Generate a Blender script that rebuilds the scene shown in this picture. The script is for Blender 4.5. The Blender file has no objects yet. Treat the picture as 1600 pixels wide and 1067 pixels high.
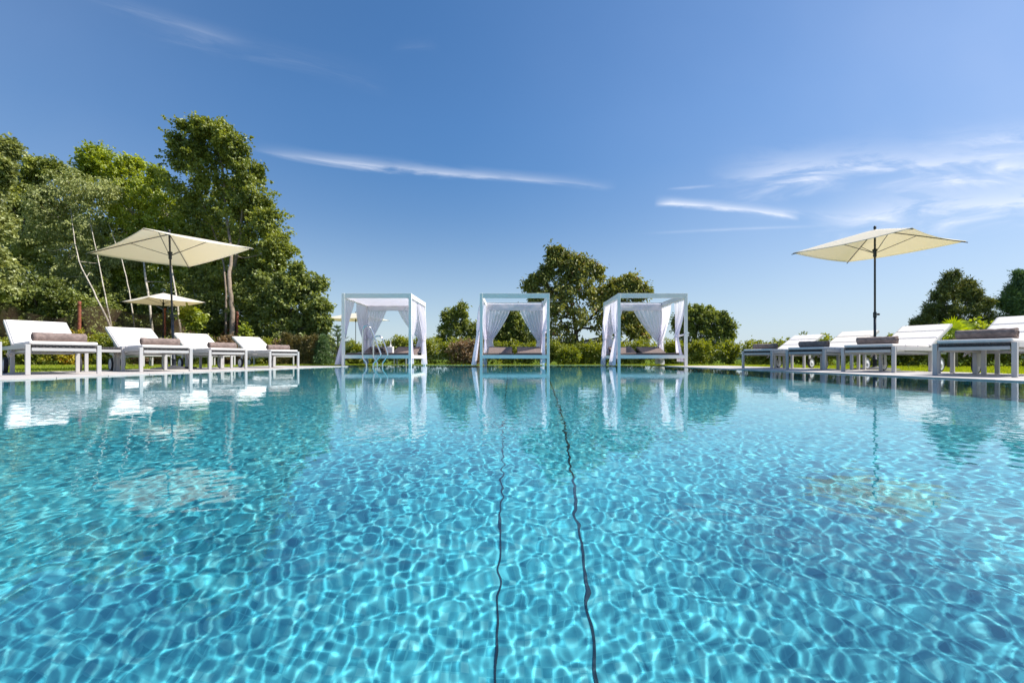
import bpy, bmesh, math, numpy as np
from mathutils import Vector, Matrix
R = math.radians
PI = math.pi
sc = bpy.context.scene
col = sc.collection

# ------------------------------------------------------------------ camera
HZ, CX, F, CAMZ = 562.0, 803.0, 711.0, 0.19
cam = bpy.data.cameras.new('camera')
co = bpy.data.objects.new('camera', cam)
col.objects.link(co)
co.location = (0, 0, CAMZ)
co.rotation_euler = (PI / 2, 0, 0)
cam.sensor_width = 36
cam.lens = F * 36 / 1600
cam.shift_y = (HZ - 533.5) / 1600
cam.shift_x = -(CX - 800) / 1600
cam.clip_start = 0.02
cam.clip_end = 8000
sc.camera = co

# ------------------------------------------------------------------ sky, sun, exposure
SUN_AZ, SUN_EL = R(2), R(51)          # azimuth from +X towards +Y
SKY = 0.0945
w = bpy.data.worlds.new('World')
sc.world = w
w.use_nodes = True
nt = w.node_tree
N = nt.nodes
L = nt.links
bg = N['Background']
sky = N.new('ShaderNodeTexSky')
sky.sky_type = 'NISHITA'
sky.sun_disc = False
sky.sun_elevation = SUN_EL
sky.sun_rotation = PI / 2 - SUN_AZ
sky.altitude = 300
sky.air_density = 1.0
sky.dust_density = 0.35
sky.ozone_density = 2.6


def nd(nodes, typ, **kw):
    n = nodes.new(typ)
    for k, v in kw.items():
        setattr(n, k, v)
    return n


def mth(nodes, links, op, a, b=None, c=None, clamp=False):
    n = nodes.new('ShaderNodeMath')
    n.operation = op
    n.use_clamp = clamp
    for i, x in enumerate((a, b, c)):
        if x is None:
            continue
        if isinstance(x, (int, float)):
            n.inputs[i].default_value = x
        else:
            links.new(x, n.inputs[i])
    return n.outputs[0]


tc = N.new('ShaderNodeTexCoord')
sep = N.new('ShaderNodeSeparateXYZ')
L.new(tc.outputs['Generated'], sep.inputs[0])
M_ = lambda op, a, b=None, c=None, clamp=False: mth(N, L, op, a, b, c, clamp)
# sky seen as a far layer: bearing and height on a tangent plane to the north
yy = M_('MAXIMUM', sep.outputs[1], 0.02)
px = M_('DIVIDE', sep.outputs[0], yy)
pz = M_('DIVIDE', sep.outputs[2], yy)
comb = N.new('ShaderNodeCombineXYZ')
L.new(px, comb.inputs[0])
L.new(pz, comb.inputs[1])


def streak(x0, z0, x1, z1, half, bow, seed, stretch=9.0, thr=0.42, gain=1.0, rough=0.6, soft=0.12, low=0.45):
    """cirrus wisp along a line on the tangent plane (world directions, not the camera)"""
    dx, dz = x1 - x0, z1 - z0
    ln = math.hypot(dx, dz)
    ux, uz = dx / ln, dz / ln
    ax = M_('SUBTRACT', px, x0)
    az = M_('SUBTRACT', pz, z0)
    s = M_('DIVIDE', M_('ADD', M_('MULTIPLY', ax, ux), M_('MULTIPLY', az, uz)), ln)
    t = M_('ADD', M_('MULTIPLY', ax, -uz), M_('MULTIPLY', az, ux))
    sc_ = M_('SUBTRACT', s, 0.5)
    bowt = M_('MULTIPLY', M_('SUBTRACT', 0.25, M_('MULTIPLY', sc_, sc_)), 4 * bow)
    t = M_('SUBTRACT', t, bowt)
    c = N.new('ShaderNodeCombineXYZ')
    L.new(M_('MULTIPLY', s, ln * 26 / stretch), c.inputs[0])
    L.new(M_('MULTIPLY', t, 26.0), c.inputs[1])
    c.inputs[2].default_value = seed
    no = nd(N, 'ShaderNodeTexNoise')
    no.inputs['Scale'].default_value = 1.0
    no.inputs['Detail'].default_value = 9
    no.inputs['Roughness'].default_value = rough
    no.inputs['Distortion'].default_value = 0.5
    L.new(c.outputs[0], no.inputs['Vector'])
    n = no.outputs[0]
    # ragged half width
    tt = M_('ADD', t, M_('MULTIPLY', M_('SUBTRACT', n, 0.5), half * 1.6))
    up = M_('DIVIDE', tt, half)
    upn = M_('MAXIMUM', up, M_('MULTIPLY', up, -1.0 / low))
    g = M_('SUBTRACT', 1.0, upn, clamp=True)
    g = M_('MULTIPLY', g, g)
    e0 = M_('DIVIDE', s, soft, clamp=True)
    e1 = M_('DIVIDE', M_('SUBTRACT', 1.0, s), soft, clamp=True)
    m = M_('MULTIPLY', M_('MULTIPLY', g, e0), e1)
    f = M_('MULTIPLY', M_('SUBTRACT', n, thr), 3.0, clamp=True)
    m = M_('MULTIPLY', m, M_('ADD', f, 0.15))
    return M_('MULTIPLY', m, gain)


def pp(u, v):
    return ((u - CX) / F, (HZ - v) / F)


ws = []
for (a, b, half, bow, seed, stx, thr, gain, soft, low) in (
        ((385, 232), (965, 291), .026, -.012, 1.3, 6, .34, .72, .30, .6),
        ((1022, 316), (1250, 341), .020, .004, 4.1, 6, .33, .95, .12, .6), ((1150, 328), (1480, 352), .026, .004, 6.1, 8, .40, .45, .3, .8),
        ((1100, 283), (1700, 258), .080, .02, 7.7, 5, .38, .8, .22, .8),
        ((1040, 296), (1120, 290), .006, 0, 2.9, 7, .35, .35, .3, 1),
        ((1000, 365), (1300, 352), .007, 0, 12.9, 9, .35, .35, .4, 1),
        ((1260, 345), (1800, 285), .10, .0, 9.1, 4, .36, .7, .25, 1),
        ((1500, 246), (1800, 232), .018, .0, 15.1, 8, .38, .55, .25, 1),
        ((1430, 225), (1750, 190), .06, .0, 19.1, 4, .50, .6, .25, 1),
        ((120, -10), (400, 70), .03, .0, 22.1, 9, .40, .14, .3, 1),
        ((200, 30), (620, 130), .05, .0, 25.1, 7, .45, .10, .3, 1),
        ((610, 75), (690, 70), .03, .0, 31.1, 4, .45, .06, .4, 1)):
    x0, z0 = pp(*a)
    x1, z1 = pp(*b)
    ws.append(streak(x0, z0, x1, z1, half, bow, seed, stx, thr, gain, .6, soft, low))
tot = ws[0]
for q in ws[1:]:
    tot = M_('ADD', tot, q)
tot = M_('MULTIPLY', M_('MINIMUM', tot, 0.9), M_('GREATER_THAN', sep.outputs[1], 0.03))
# thin high veil that grows towards the sun's side
veil = nd(N, 'ShaderNodeTexNoise')
veil.inputs['Scale'].default_value = 2.2
veil.inputs['Detail'].default_value = 5
L.new(comb.outputs[0], veil.inputs['Vector'])
sidef = M_('ADD', M_('MULTIPLY', M_('ADD', M_('MULTIPLY', sep.outputs[0], 0.706), 0.305), sep.outputs[0]), 0.11, clamp=True)
veilf = M_('MULTIPLY', M_('MULTIPLY', M_('ADD', veil.outputs[0], 0.75), sidef), 0.34)
hs = N.new('ShaderNodeHueSaturation')
L.new(M_('ADD', 1.0, M_('MULTIPLY', M_('MULTIPLY', sep.outputs[2], 2.6, clamp=True), 0.28)), hs.inputs['Saturation'])
L.new(M_('ADD', 0.84, M_('MULTIPLY', M_('MULTIPLY', sep.outputs[2], 2.2, clamp=True), 0.28)), hs.inputs['Value'])
L.new(sky.outputs[0], hs.inputs['Color'])
mx0 = nd(N, 'ShaderNodeMix', data_type='RGBA')
L.new(veilf, mx0.inputs[0])
L.new(hs.outputs[0], mx0.inputs[6])
mx0.inputs[7].default_value = (5.6, 6.2, 7.9, 1)
mx = nd(N, 'ShaderNodeMix', data_type='RGBA')
L.new(tot, mx.inputs[0])
lowf = M_('SUBTRACT', 1.0, M_('MULTIPLY', M_('MAXIMUM', sep.outputs[2], 0.0), 3.2), clamp=True)
lowf = M_('MULTIPLY', M_('MULTIPLY', lowf, lowf), 0.75)
mxh = nd(N, 'ShaderNodeMix', data_type='RGBA')
L.new(lowf, mxh.inputs[0])
L.new(mx0.outputs[2], mxh.inputs[6])
mxh.inputs[7].default_value = (4.35, 5.35, 6.4, 1)
L.new(mxh.outputs[2], mx.inputs[6])
mx.inputs[7].default_value = (7.6, 7.9, 8.7, 1)
L.new(mx.outputs[2], bg.inputs[0])
bg.inputs[1].default_value = SKY

sl = bpy.data.lights.new('sun', 'SUN')
sl.energy = 4.95
sl.angle = R(0.5)
sl.color = (1, .95, .87)
so = bpy.data.objects.new('sun', sl)
col.objects.link(so)
sd = Vector((math.cos(SUN_EL) * math.cos(SUN_AZ), math.cos(SUN_EL) * math.sin(SUN_AZ), math.sin(SUN_EL)))
so.rotation_euler = sd.to_track_quat('Z', 'Y').to_euler()
sl.cycles.is_caustics_light = True
sc.view_settings.view_transform = 'Standard'
sc.view_settings.look = 'None'
sc.view_settings.exposure = 0.52
sc.view_settings.gamma = 1
cy = sc.cycles
cy.use_denoising = True
cy.max_bounces = 10
cy.transmission_bounces = 6
cy.transparent_max_bounces = 24
cy.diffuse_bounces = 4
cy.glossy_bounces = 4
cy.caustics_reflective = False
cy.sample_clamp_indirect = 6


# ------------------------------------------------------------------ materials
def mat(name, color=(.5, .5, .5), rough=.6, metal=0.0, noise=None, bump=None, spec=.5, coat=0):
    """noise=(scale, amount): brightness variation; bump=(scale, strength, distance)"""
    m = bpy.data.materials.new(name)
    m.use_nodes = True
    t = m.node_tree
    b = t.nodes['Principled BSDF']
    b.inputs['Base Color'].default_value = (*color, 1)
    b.inputs['Roughness'].default_value = rough
    b.inputs['Metallic'].default_value = metal
    b.inputs['Specular IOR Level'].default_value = 0.0 if name in ('lawn_soil', 'far_wooded_hill') else spec
    tcn = t.nodes.new('ShaderNodeTexCoord')
    if noise:
        no = t.nodes.new('ShaderNodeTexNoise')
        no.inputs['Scale'].default_value = noise[0]
        no.inputs['Detail'].default_value = 6
        t.links.new(tcn.outputs['Object'], no.inputs['Vector'])
        mr = t.nodes.new('ShaderNodeMapRange')
        mr.inputs[1].default_value = .3
        mr.inputs[2].default_value = .7
        mr.inputs[3].default_value = 1 - noise[1]
        mr.inputs[4].default_value = 1 + noise[1]
        t.links.new(no.outputs[0], mr.inputs[0])
        h = t.nodes.new('ShaderNodeHueSaturation')
        h.inputs['Color'].default_value = (*color, 1)
        t.links.new(mr.outputs[0], h.inputs['Value'])
        t.links.new(h.outputs[0], b.inputs['Base Color'])
    if bump:
        no = t.nodes.new('ShaderNodeTexNoise')
        no.inputs['Scale'].default_value = bump[0]
        no.inputs['Detail'].default_value = 4
        t.links.new(tcn.outputs['Object'], no.inputs['Vector'])
        bp = t.nodes.new('ShaderNodeBump')
        bp.inputs['Strength'].default_value = bump[1]
        bp.inputs['Distance'].default_value = bump[2]
        t.links.new(no.outputs[0], bp.inputs['Height'])
        t.links.new(bp.outputs[0], b.inputs['Normal'])
    return m


def cloth_mat(name, color, transl, sheer=0.0, bump=None, warm=None, noise=.05):
    m = bpy.data.materials.new(name)
    m.use_nodes = True
    t = m.node_tree
    t.nodes.clear()
    o = t.nodes.new('ShaderNodeOutputMaterial')
    d = t.nodes.new('ShaderNodeBsdfDiffuse')
    tr = t.nodes.new('ShaderNodeBsdfTranslucent')
    d.inputs[0].default_value = (*color, 1)
    tr.inputs[0].default_value = (*(warm or color), 1)
    tcn = t.nodes.new('ShaderNodeTexCoord')
    if bump:
        no = t.nodes.new('ShaderNodeTexNoise')
        no.inputs['Scale'].default_value = bump[0]
        no.inputs['Detail'].default_value = 3
        t.links.new(tcn.outputs['Object'], no.inputs['Vector'])
        bp = t.nodes.new('ShaderNodeBump')
        bp.inputs['Strength'].default_value = bump[1]
        bp.inputs['Distance'].default_value = bump[2]
        t.links.new(no.outputs[0], bp.inputs['Height'])
        t.links.new(bp.outputs[0], d.inputs['Normal'])
    a = t.nodes.new('ShaderNodeMixShader')
    a.inputs[0].default_value = transl
    t.links.new(d.outputs[0], a.inputs[1])
    t.links.new(tr.outputs[0], a.inputs[2])
    if sheer:
        tp = t.nodes.new('ShaderNodeBsdfTransparent')
        b = t.nodes.new('ShaderNodeMixShader')
        b.inputs[0].default_value = sheer
        t.links.new(a.outputs[0], b.inputs[1])
        t.links.new(tp.outputs[0], b.inputs[2])
        t.links.new(b.outputs[0], o.inputs[0])
    else:
        t.links.new(a.outputs[0], o.inputs[0])
    return m


def leaf_mat(name, c1, c2, c3=None, transl=.35, gloss=.04, rough=.5):
    """colour from the per-leaf attribute 'tint': each leaf its own green"""
    m = bpy.data.materials.new(name)
    m.use_nodes = True
    t = m.node_tree
    t.nodes.clear()
    o = t.nodes.new('ShaderNodeOutputMaterial')
    at = t.nodes.new('ShaderNodeAttribute')
    at.attribute_name = 'tint'
    cr = t.nodes.new('ShaderNodeValToRGB')
    cr.color_ramp.elements[0].color = (*c1, 1)
    cr.color_ramp.elements[1].color = (*c2, 1)
    cr.color_ramp.elements[1].position = .8 if c3 else 1
    if c3:
        e = cr.color_ramp.elements.new(.93)
        e.color = (*c3, 1)
    t.links.new(at.outputs['Fac'], cr.inputs[0])
    d = t.nodes.new('ShaderNodeBsdfDiffuse')
    t.links.new(cr.outputs[0], d.inputs[0])
    tr = t.nodes.new('ShaderNodeBsdfTranslucent')
    hsn = t.nodes.new('ShaderNodeHueSaturation')
    hsn.inputs['Hue'].default_value = .485
    hsn.inputs['Saturation'].default_value = 1.15
    hsn.inputs['Value'].default_value = 1.5
    t.links.new(cr.outputs[0], hsn.inputs['Color'])
    t.links.new(hsn.outputs[0], tr.inputs[0])
    a = t.nodes.new('ShaderNodeMixShader')
    a.inputs[0].default_value = transl
    t.links.new(d.outputs[0], a.inputs[1])
    t.links.new(tr.outputs[0], a.inputs[2])
    g = t.nodes.new('ShaderNodeBsdfGlossy')
    g.inputs['Roughness'].default_value = rough
    g.inputs[0].default_value = (1, 1, 1, 1)
    b = t.nodes.new('ShaderNodeMixShader')
    b.inputs[0].default_value = gloss
    t.links.new(a.outputs[0], b.inputs[1])
    t.links.new(g.outputs[0], b.inputs[2])
    t.links.new(b.outputs[0], o.inputs[0])
    return m


MT = dict(
    white=mat('white_paint', (.90, .865, .81), .42, noise=(6, .04)),
    grey=mat('grey_aluminium_paint', (.50, .485, .475), .45, noise=(9, .05)),
    seat=mat('offwhite_textile', (.82, .77, .73), .95, noise=(14, .04), bump=(260, .35, .002)),
    wicker=mat('charcoal_wicker', (.055, .048, .05), .45, noise=(60, .3)),
    towel=mat('taupe_towel', (.235, .175, .155), 1.0, noise=(26, .28), bump=(170, .9, .006)),
    towel_dark=mat('dark_taupe_towel', (.115, .095, .09), 1.0, noise=(30, .25), bump=(170, .9, .006)),
    mattress=mat('brown_grey_mattress', (.17, .125, .11), .9, noise=(12, .12), bump=(120, .3, .003)),
    pole=mat('anthracite_pole', (.028, .033, .045), .38, noise=(8, .15)),
    iron=mat('umbrella_base_iron', (.055, .055, .062), .6, noise=(20, .25)),
    tyre=mat('rubber_tyre', (.03, .03, .032), .75, noise=(30, .2)),
    rim=mat('wheel_disc_plastic', (.62, .62, .64), .5, noise=(12, .06)),
    steel=mat('polished_steel', (.72, .72, .71), .17, 1.0),
    stone=mat('pale_deck_stone', (.47, .435, .41), .75, noise=(3.2, .16), bump=(90, .25, .004)),
    canopy=cloth_mat('cream_canopy_cloth', (.90, .86, .78), .45, warm=(.95, .86, .68)),
    curtain=cloth_mat('sheer_white_voile', (.93, .90, .97), .60, .12, warm=(.97, .93, 1.0)),
    roofcloth=cloth_mat('white_roof_cloth', (.92, .90, .93), .55, .03, bump=(7, .5, .05)),
    ribbon=cloth_mat('ribbon_cloth', (.80, .70, .62), .2),
    rust=mat('rusty_red_steel', (.26, .075, .04), .8, noise=(18, .35)),
    bark=mat('grey_brown_bark', (.26, .20, .15), .95, noise=(7, .35), bump=(25, .8, .03)),
    birch=mat('pale_birch_bark', (.46, .41, .34), .85, noise=(9, .45), bump=(25, .5, .02)),
    darkbark=mat('dark_bark', (.085, .065, .05), .95, noise=(9, .35), bump=(30, .8, .02)),
    dirt=mat('lawn_soil', (.11, .155, .025), 1, noise=(1.5, .3), bump=(30, .6, .02)),
    hill=mat('far_wooded_hill', (.035, .055, .032), 1, noise=(.05, .4)),
    white_plastic=mat('white_plastic', (.78, .74, .72), .35, noise=(5, .03)),
    mast=mat('galvanised_mast', (.22, .22, .23), .5, noise=(5, .2)),
    dark=mat('dark_plastic', (.02, .02, .022), .5, noise=(5, .2)),
)


# ------------------------------------------------------------------ helpers
def tag(o, label=None, cat=None, group=None, kind=None):
    if label:
        o['label'] = label
    if cat:
        o['category'] = cat
    if group:
        o['group'] = group
    if kind:
        o['kind'] = kind
    return o


def empty(name, loc=(0, 0, 0), rz=0, label=None, cat=None, group=None):
    o = bpy.data.objects.new(name, None)
    col.objects.link(o)
    o.location = loc
    o.rotation_euler = (0, 0, rz)
    o.empty_display_size = .2
    return tag(o, label, cat, group)


def children(o):
    return [c for c in bpy.data.objects if c.parent == o]


def copy_tree(o, parent=None):
    c = o.copy()
    col.objects.link(c)
    c.parent = parent
    for ch in children(o):
        copy_tree(ch, c)
    return c


class MB:
    def __init__(s):
        s.v = []
        s.f = []
        s.sm = []

    def add(s, vs, fs, smooth=False):
        n = len(s.v)
        s.v += [tuple(q) for q in vs]
        s.f += [tuple(i + n for i in f) for f in fs]
        s.sm += [smooth] * len(fs)
        return s

    def box(s, x0, x1, y0, y1, z0, z1, M=None):
        vs = [Vector((x, y, z)) for x in (x0, x1) for y in (y0, y1) for z in (z0, z1)]
        if M:
            vs = [M @ q for q in vs]
        return s.add(vs, [(0, 1, 3, 2), (4, 6, 7, 5), (0, 4, 5, 1), (2, 3, 7, 6), (0, 2, 6, 4), (1, 5, 7, 3)])

    def tube(s, path, rad, n=8, cap=True):
        path = [Vector(p) for p in path]
        if not hasattr(rad, '__len__'):
            rad = [rad] * len(path)
        vs = []
        d0 = (path[1] - path[0]).normalized()
        up = Vector((0, 0, 1)) if abs(d0.z) < .9 else Vector((1, 0, 0))
        a = d0.cross(up).normalized()
        for i, p in enumerate(path):
            d = (path[min(i + 1, len(path) - 1)] - path[max(i - 1, 0)]).normalized()
            a = (a - d * a.dot(d)).normalized()
            b = d.cross(a)
            for k in range(n):
                t = 2 * PI * k / n
                vs.append(p + (a * math.cos(t) + b * math.sin(t)) * rad[i])
        fs = []
        for i in range(len(path) - 1):
            for k in range(n):
                fs.append((i * n + k, i * n + (k + 1) % n, (i + 1) * n + (k + 1) % n, (i + 1) * n + k))
        s.add(vs, fs, True)
        if cap:
            m = len(s.v) - len(vs)
            s.f.append(tuple(m + k for k in range(n))[::-1])
            s.f.append(tuple(m + len(vs) - n + k for k in range(n)))
            s.sm += [False, False]
        return s

    def lathe(s, prof, n=24, M=None):
        vs = []
        for r, z in prof:
            for k in range(n):
                t = 2 * PI * k / n
                q = Vector((r * math.cos(t), r * math.sin(t), z))
                vs.append(M @ q if M else q)
        fs = [(i * n + k, i * n + (k + 1) % n, (i + 1) * n + (k + 1) % n, (i + 1) * n + k)
              for i in range(len(prof) - 1) for k in range(n)]
        return s.add(vs, fs, True)

    def grid(s, nu, nv, fn, smooth=True):
        vs = [fn(i / nu, j / nv) for j in range(nv + 1) for i in range(nu + 1)]
        fs = [(j * (nu + 1) + i, j * (nu + 1) + i + 1, (j + 1) * (nu + 1) + i + 1, (j + 1) * (nu + 1) + i)
              for j in range(nv) for i in range(nu)]
        return s.add(vs, fs, smooth)

    def build(s, name, m, parent=None, bevel=0, solid=0):
        me = bpy.data.meshes.new(name)
        me.from_pydata(s.v, [], s.f)
        me.polygons.foreach_set('use_smooth', s.sm)
        bm = bmesh.new()
        bm.from_mesh(me)
        if not solid:
            bmesh.ops.recalc_face_normals(bm, faces=bm.faces)
        bm.to_mesh(me)
        bm.free()
        me.materials.append(m)
        o = bpy.data.objects.new(name, me)
        col.objects.link(o)
        o.parent = parent
        if solid:
            q = o.modifiers.new('solid', 'SOLIDIFY')
            q.thickness = solid
            q.offset = 0
        if bevel:
            q = o.modifiers.new('bevel', 'BEVEL')
            q.width = bevel
            q.segments = 2
            q.limit_method = 'ANGLE'
        return o


def arc(cx, cz, r, a0, a1, n, y=0):
    return [(cx + r * math.cos(R(a0 + (a1 - a0) * i / n)), y, cz + r * math.sin(R(a0 + (a1 - a0) * i / n))) for i in range(n + 1)]


def smooth_path(pts, k=6):
    """Catmull-Rom through the points"""
    pts = [Vector(p) for p in pts]
    P = [pts[0] * 2 - pts[1]] + pts + [pts[-1] * 2 - pts[-2]]
    out = []
    for i in range(1, len(P) - 2):
        for j in range(k):
            t = j / k
            a, b, c, d = P[i - 1], P[i], P[i + 1], P[i + 2]
            out.append(.5 * ((2 * b) + (c - a) * t + (2 * a - 5 * b + 4 * c - d) * t * t + (3 * b - a - 3 * c + d) * t ** 3))
    out.append(pts[-1])
    return out


def np_mesh(name, v, f, m, smooth=False, tint=None, parent=None):
    me = bpy.data.meshes.new(name)
    nv, k = len(v), f.shape[1]
    me.vertices.add(nv)
    me.vertices.foreach_set('co', np.ascontiguousarray(v, dtype=np.float32).ravel())
    me.loops.add(f.size)
    me.loops.foreach_set('vertex_index', f.ravel().astype(np.int32))
    me.polygons.add(len(f))
    me.polygons.foreach_set('loop_start', np.arange(0, f.size, k, dtype=np.int32))
    me.polygons.foreach_set('use_smooth', np.full(len(f), smooth))
    if tint is not None:
        a = me.attributes.new('tint', 'FLOAT', 'FACE')
        a.data.foreach_set('value', tint.astype(np.float32))
    me.update()
    me.validate()
    me.materials.append(m)
    o = bpy.data.objects.new(name, me)
    col.objects.link(o)
    o.parent = parent
    return o


def P(u, v, Y):
    """point at distance Y that the photograph shows at (u, v)"""
    return Vector(((u - CX) / F * Y, Y, CAMZ - (v - HZ) / F * Y))


# ------------------------------------------------------------------ pool, deck, lawn
XL, XR, Y0, Y1, DEPTH = -4.68, 4.30, -1.3, 15.9, 1.22


def structure(o):
    return tag(o, kind='structure')


g = MB()
ZG = -.012
g.add([(-3000, -300, ZG), (XL - .01, -300, ZG), (XL - .01, 5000, ZG), (-3000, 5000, ZG)], [(0, 1, 2, 3)])
g.add([(XR + .01, -300, ZG), (3000, -300, ZG), (3000, 5000, ZG), (XR + .01, 5000, ZG)], [(0, 1, 2, 3)])
g.add([(XL - .01, -300, ZG), (XR + .01, -300, ZG), (XR + .01, Y0 - .01, ZG), (XL - .01, Y0 - .01, ZG)], [(0, 1, 2, 3)])
g.add([(XL - .01, Y1 + .01, ZG), (XR + .01, Y1 + .01, ZG), (XR + .01, 5000, ZG), (XL - .01, 5000, ZG)], [(0, 1, 2, 3)])
structure(g.build('ground', MT['dirt']))


def deck(name, x0, x1, y0, y1, nx, ny, seed):
    """stone slabs with narrow joints"""
    rng = np.random.default_rng(seed)
    b = MB()
    xs = np.linspace(x0, x1, nx + 1)
    ys = np.linspace(y0, y1, ny + 1)
    for i in range(nx):
        for j in range(ny):
            t = rng.uniform(0, .002)
            b.box(xs[i] + .003, xs[i + 1] - .003, ys[j] + .003, ys[j + 1] - .003, -.20, .012 + t)
    return structure(b.build(name, MT['stone'], bevel=.004))


deck('pool_deck', XL - 2.35, XL, Y0, 13.6, 4, 25, 1)
deck('pool_deck', XR, XR + 2.0, Y0, 13.6, 4, 25, 2)
deck('pool_deck', XL, XR, Y0 - 1.2, Y0, 14, 2, 3)

# basin: mosaic-lined walls and floor
m = bpy.data.materials.new('pool_mosaic')
m.use_nodes = True
t = m.node_tree
b = t.nodes['Principled BSDF']
tcn = t.nodes.new('ShaderNodeTexCoord')
br = t.nodes.new('ShaderNodeTexBrick')
br.offset = 0
br.inputs['Scale'].default_value = 1
br.inputs['Brick Width'].default_value = .025
br.inputs['Row Height'].default_value = .025
br.inputs['Mortar Size'].default_value = .0018
br.inputs['Color1'].default_value = (.0, .0, .0, 1)
br.inputs['Color2'].default_value = (1, 1, 1, 1)
br.inputs['Mortar'].default_value = (.62, .62, .62, 1)
t.links.new(tcn.outputs['Object'], br.inputs['Vector'])
cr = t.nodes.new('ShaderNodeValToRGB')
for q, (pos, c) in enumerate(((0, (.03, .33, .44)), (.35, (.05, .42, .53)), (.7, (.09, .52, .61)), (1, (.17, .63, .69)))):
    e = cr.color_ramp.elements[q] if q < 2 else cr.color_ramp.elements.new(pos)
    e.position = pos
    e.color = (*c, 1)
t.links.new(br.outputs[0], cr.inputs[0])
t.links.new(cr.outputs[0], b.inputs['Base Color'])
b.inputs['Roughness'].default_value = .7
MT['mosaic'] = m
POOLCOL = br
b = MB()
b.add([(XL, Y0, -DEPTH), (XR, Y0, -DEPTH), (XR, Y1, -DEPTH), (XL, Y1, -DEPTH),
       (XL, Y0, -.004), (XR, Y0, -.004), (XR, Y1, .004), (XL, Y1, .004)],
      [(0, 1, 2, 3), (0, 4, 5, 1), (1, 5, 6, 2), (2, 6, 7, 3), (3, 7, 4, 0)])
pool = structure(b.build('pool_basin', MT['mosaic']))
pool.cycles.is_caustics_receiver = True
b = MB()
b.box(XL + .002, XR - .002, 12.5, Y1 - .002, -.32, -.055)
ledge = structure(b.build('pool_ledge', MT['mosaic']))
ledge.cycles.is_caustics_receiver = True
MT['seam'] = mat('pool_seam_rubber', (.006, .03, .05), .7, noise=(4, .1))
for (pts, wd) in (([(-.045, -1.2), (-.05, 1.6), (-.14, 12.4)], .0026),
                  ([(.105, -1.2), (.225, 1.3), (.40, 4.9), (.76, 12.4)], .0048)):
    b = MB()
    for (xa, ya), (xb, yb) in zip(pts[:-1], pts[1:]):
        b.add([(xa - wd, ya, -DEPTH + .004), (xa + wd, ya, -DEPTH + .004), (xb + wd, yb, -DEPTH + .004), (xb - wd, yb, -DEPTH + .004)], [(0, 1, 2, 3)])
    s = structure(b.build('pool_floor_seam', MT['seam']))
    s.cycles.is_caustics_receiver = True


def axis(a, z0, z1, stops):
    out = [a]
    while out[-1] < z1:
        out.append(out[-1] + stops(out[-1]))
    out[-1] = z1
    return np.array(out)


rng = np.random.default_rng(3)
ys = axis(Y0, Y0, Y1, lambda y: min(.020, .0052 + max(0, abs(y - .85) - 1.35) * .004))
xs = axis(XL, XL, XR, lambda x: .0052 if abs(x - .4) < 1.6 else .0115)
X, Y = np.meshgrid(xs, ys)
Z = np.zeros_like(X)
# slow drift of the ripple pattern, so it never lines up
WX = X + .05 * np.sin(1.3 * Y + .7 * X) + .03 * np.sin(2.9 * X + 1.1 * Y)
WY = Y + .05 * np.sin(1.1 * X - .5 * Y) + .03 * np.sin(2.3 * Y + 1.7 * X)
for i in range(120):
    lam = math.exp(rng.uniform(math.log(.021), math.log(.068)))
    k = 2 * PI / lam
    s = .00145 * (1.1 if lam < .04 else .9)
    th = rng.normal(.35, 1.2)
    Z += s / k * np.sin(k * (WX * math.cos(th) + WY * math.sin(th)) + rng.uniform(0, 6.28))
for i in range(30):
    lam = math.exp(rng.uniform(math.log(.13), math.log(.9)))
    k = 2 * PI / lam
    th = rng.uniform(0, 6.28)
    Z += (.00105 if lam < .4 else .0005) / k * np.sin(k * (WX * math.cos(th) + WY * math.sin(th)) + rng.uniform(0, 6.28))
# gusts: calmer and livelier patches
G = .92 + .22 * np.sin(1.7 * X + 1.9 * Y + 1) * np.sin(1.5 * Y - 1.2 * X + 2) + .20 * np.sin(3.1 * X - 2.7 * Y + .8 * np.sin(2 * X))
Z *= G
E_ = np.clip((Y - 1.1) / 2.4, 0, 1)
Z *= 1 - .52 * E_ * E_ * (3 - 2 * E_)      # livelier ripples near the camera, calmer water beyond
v = np.stack([X, Y, Z], -1).reshape(-1, 3)
ny, nx = X.shape
idx = np.arange(ny * nx).reshape(ny, nx)
f = np.stack([idx[:-1, :-1], idx[:-1, 1:], idx[1:, 1:], idx[1:, :-1]], -1).reshape(-1, 4)
m = bpy.data.materials.new('water')
m.use_nodes = True
t = m.node_tree
t.nodes.clear()
o = t.nodes.new('ShaderNodeOutputMaterial')
gl = t.nodes.new('ShaderNodeBsdfGlass')
gl.inputs['Roughness'].default_value = 0
gl.inputs['IOR'].default_value = 1.333
gl.inputs[0].default_value = (.93, .99, 1, 1)
t.links.new(gl.outputs[0], o.inputs[0])
water = structure(np_mesh('water', v, f, m, smooth=True))
water.cycles.is_caustics_caster = True


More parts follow.
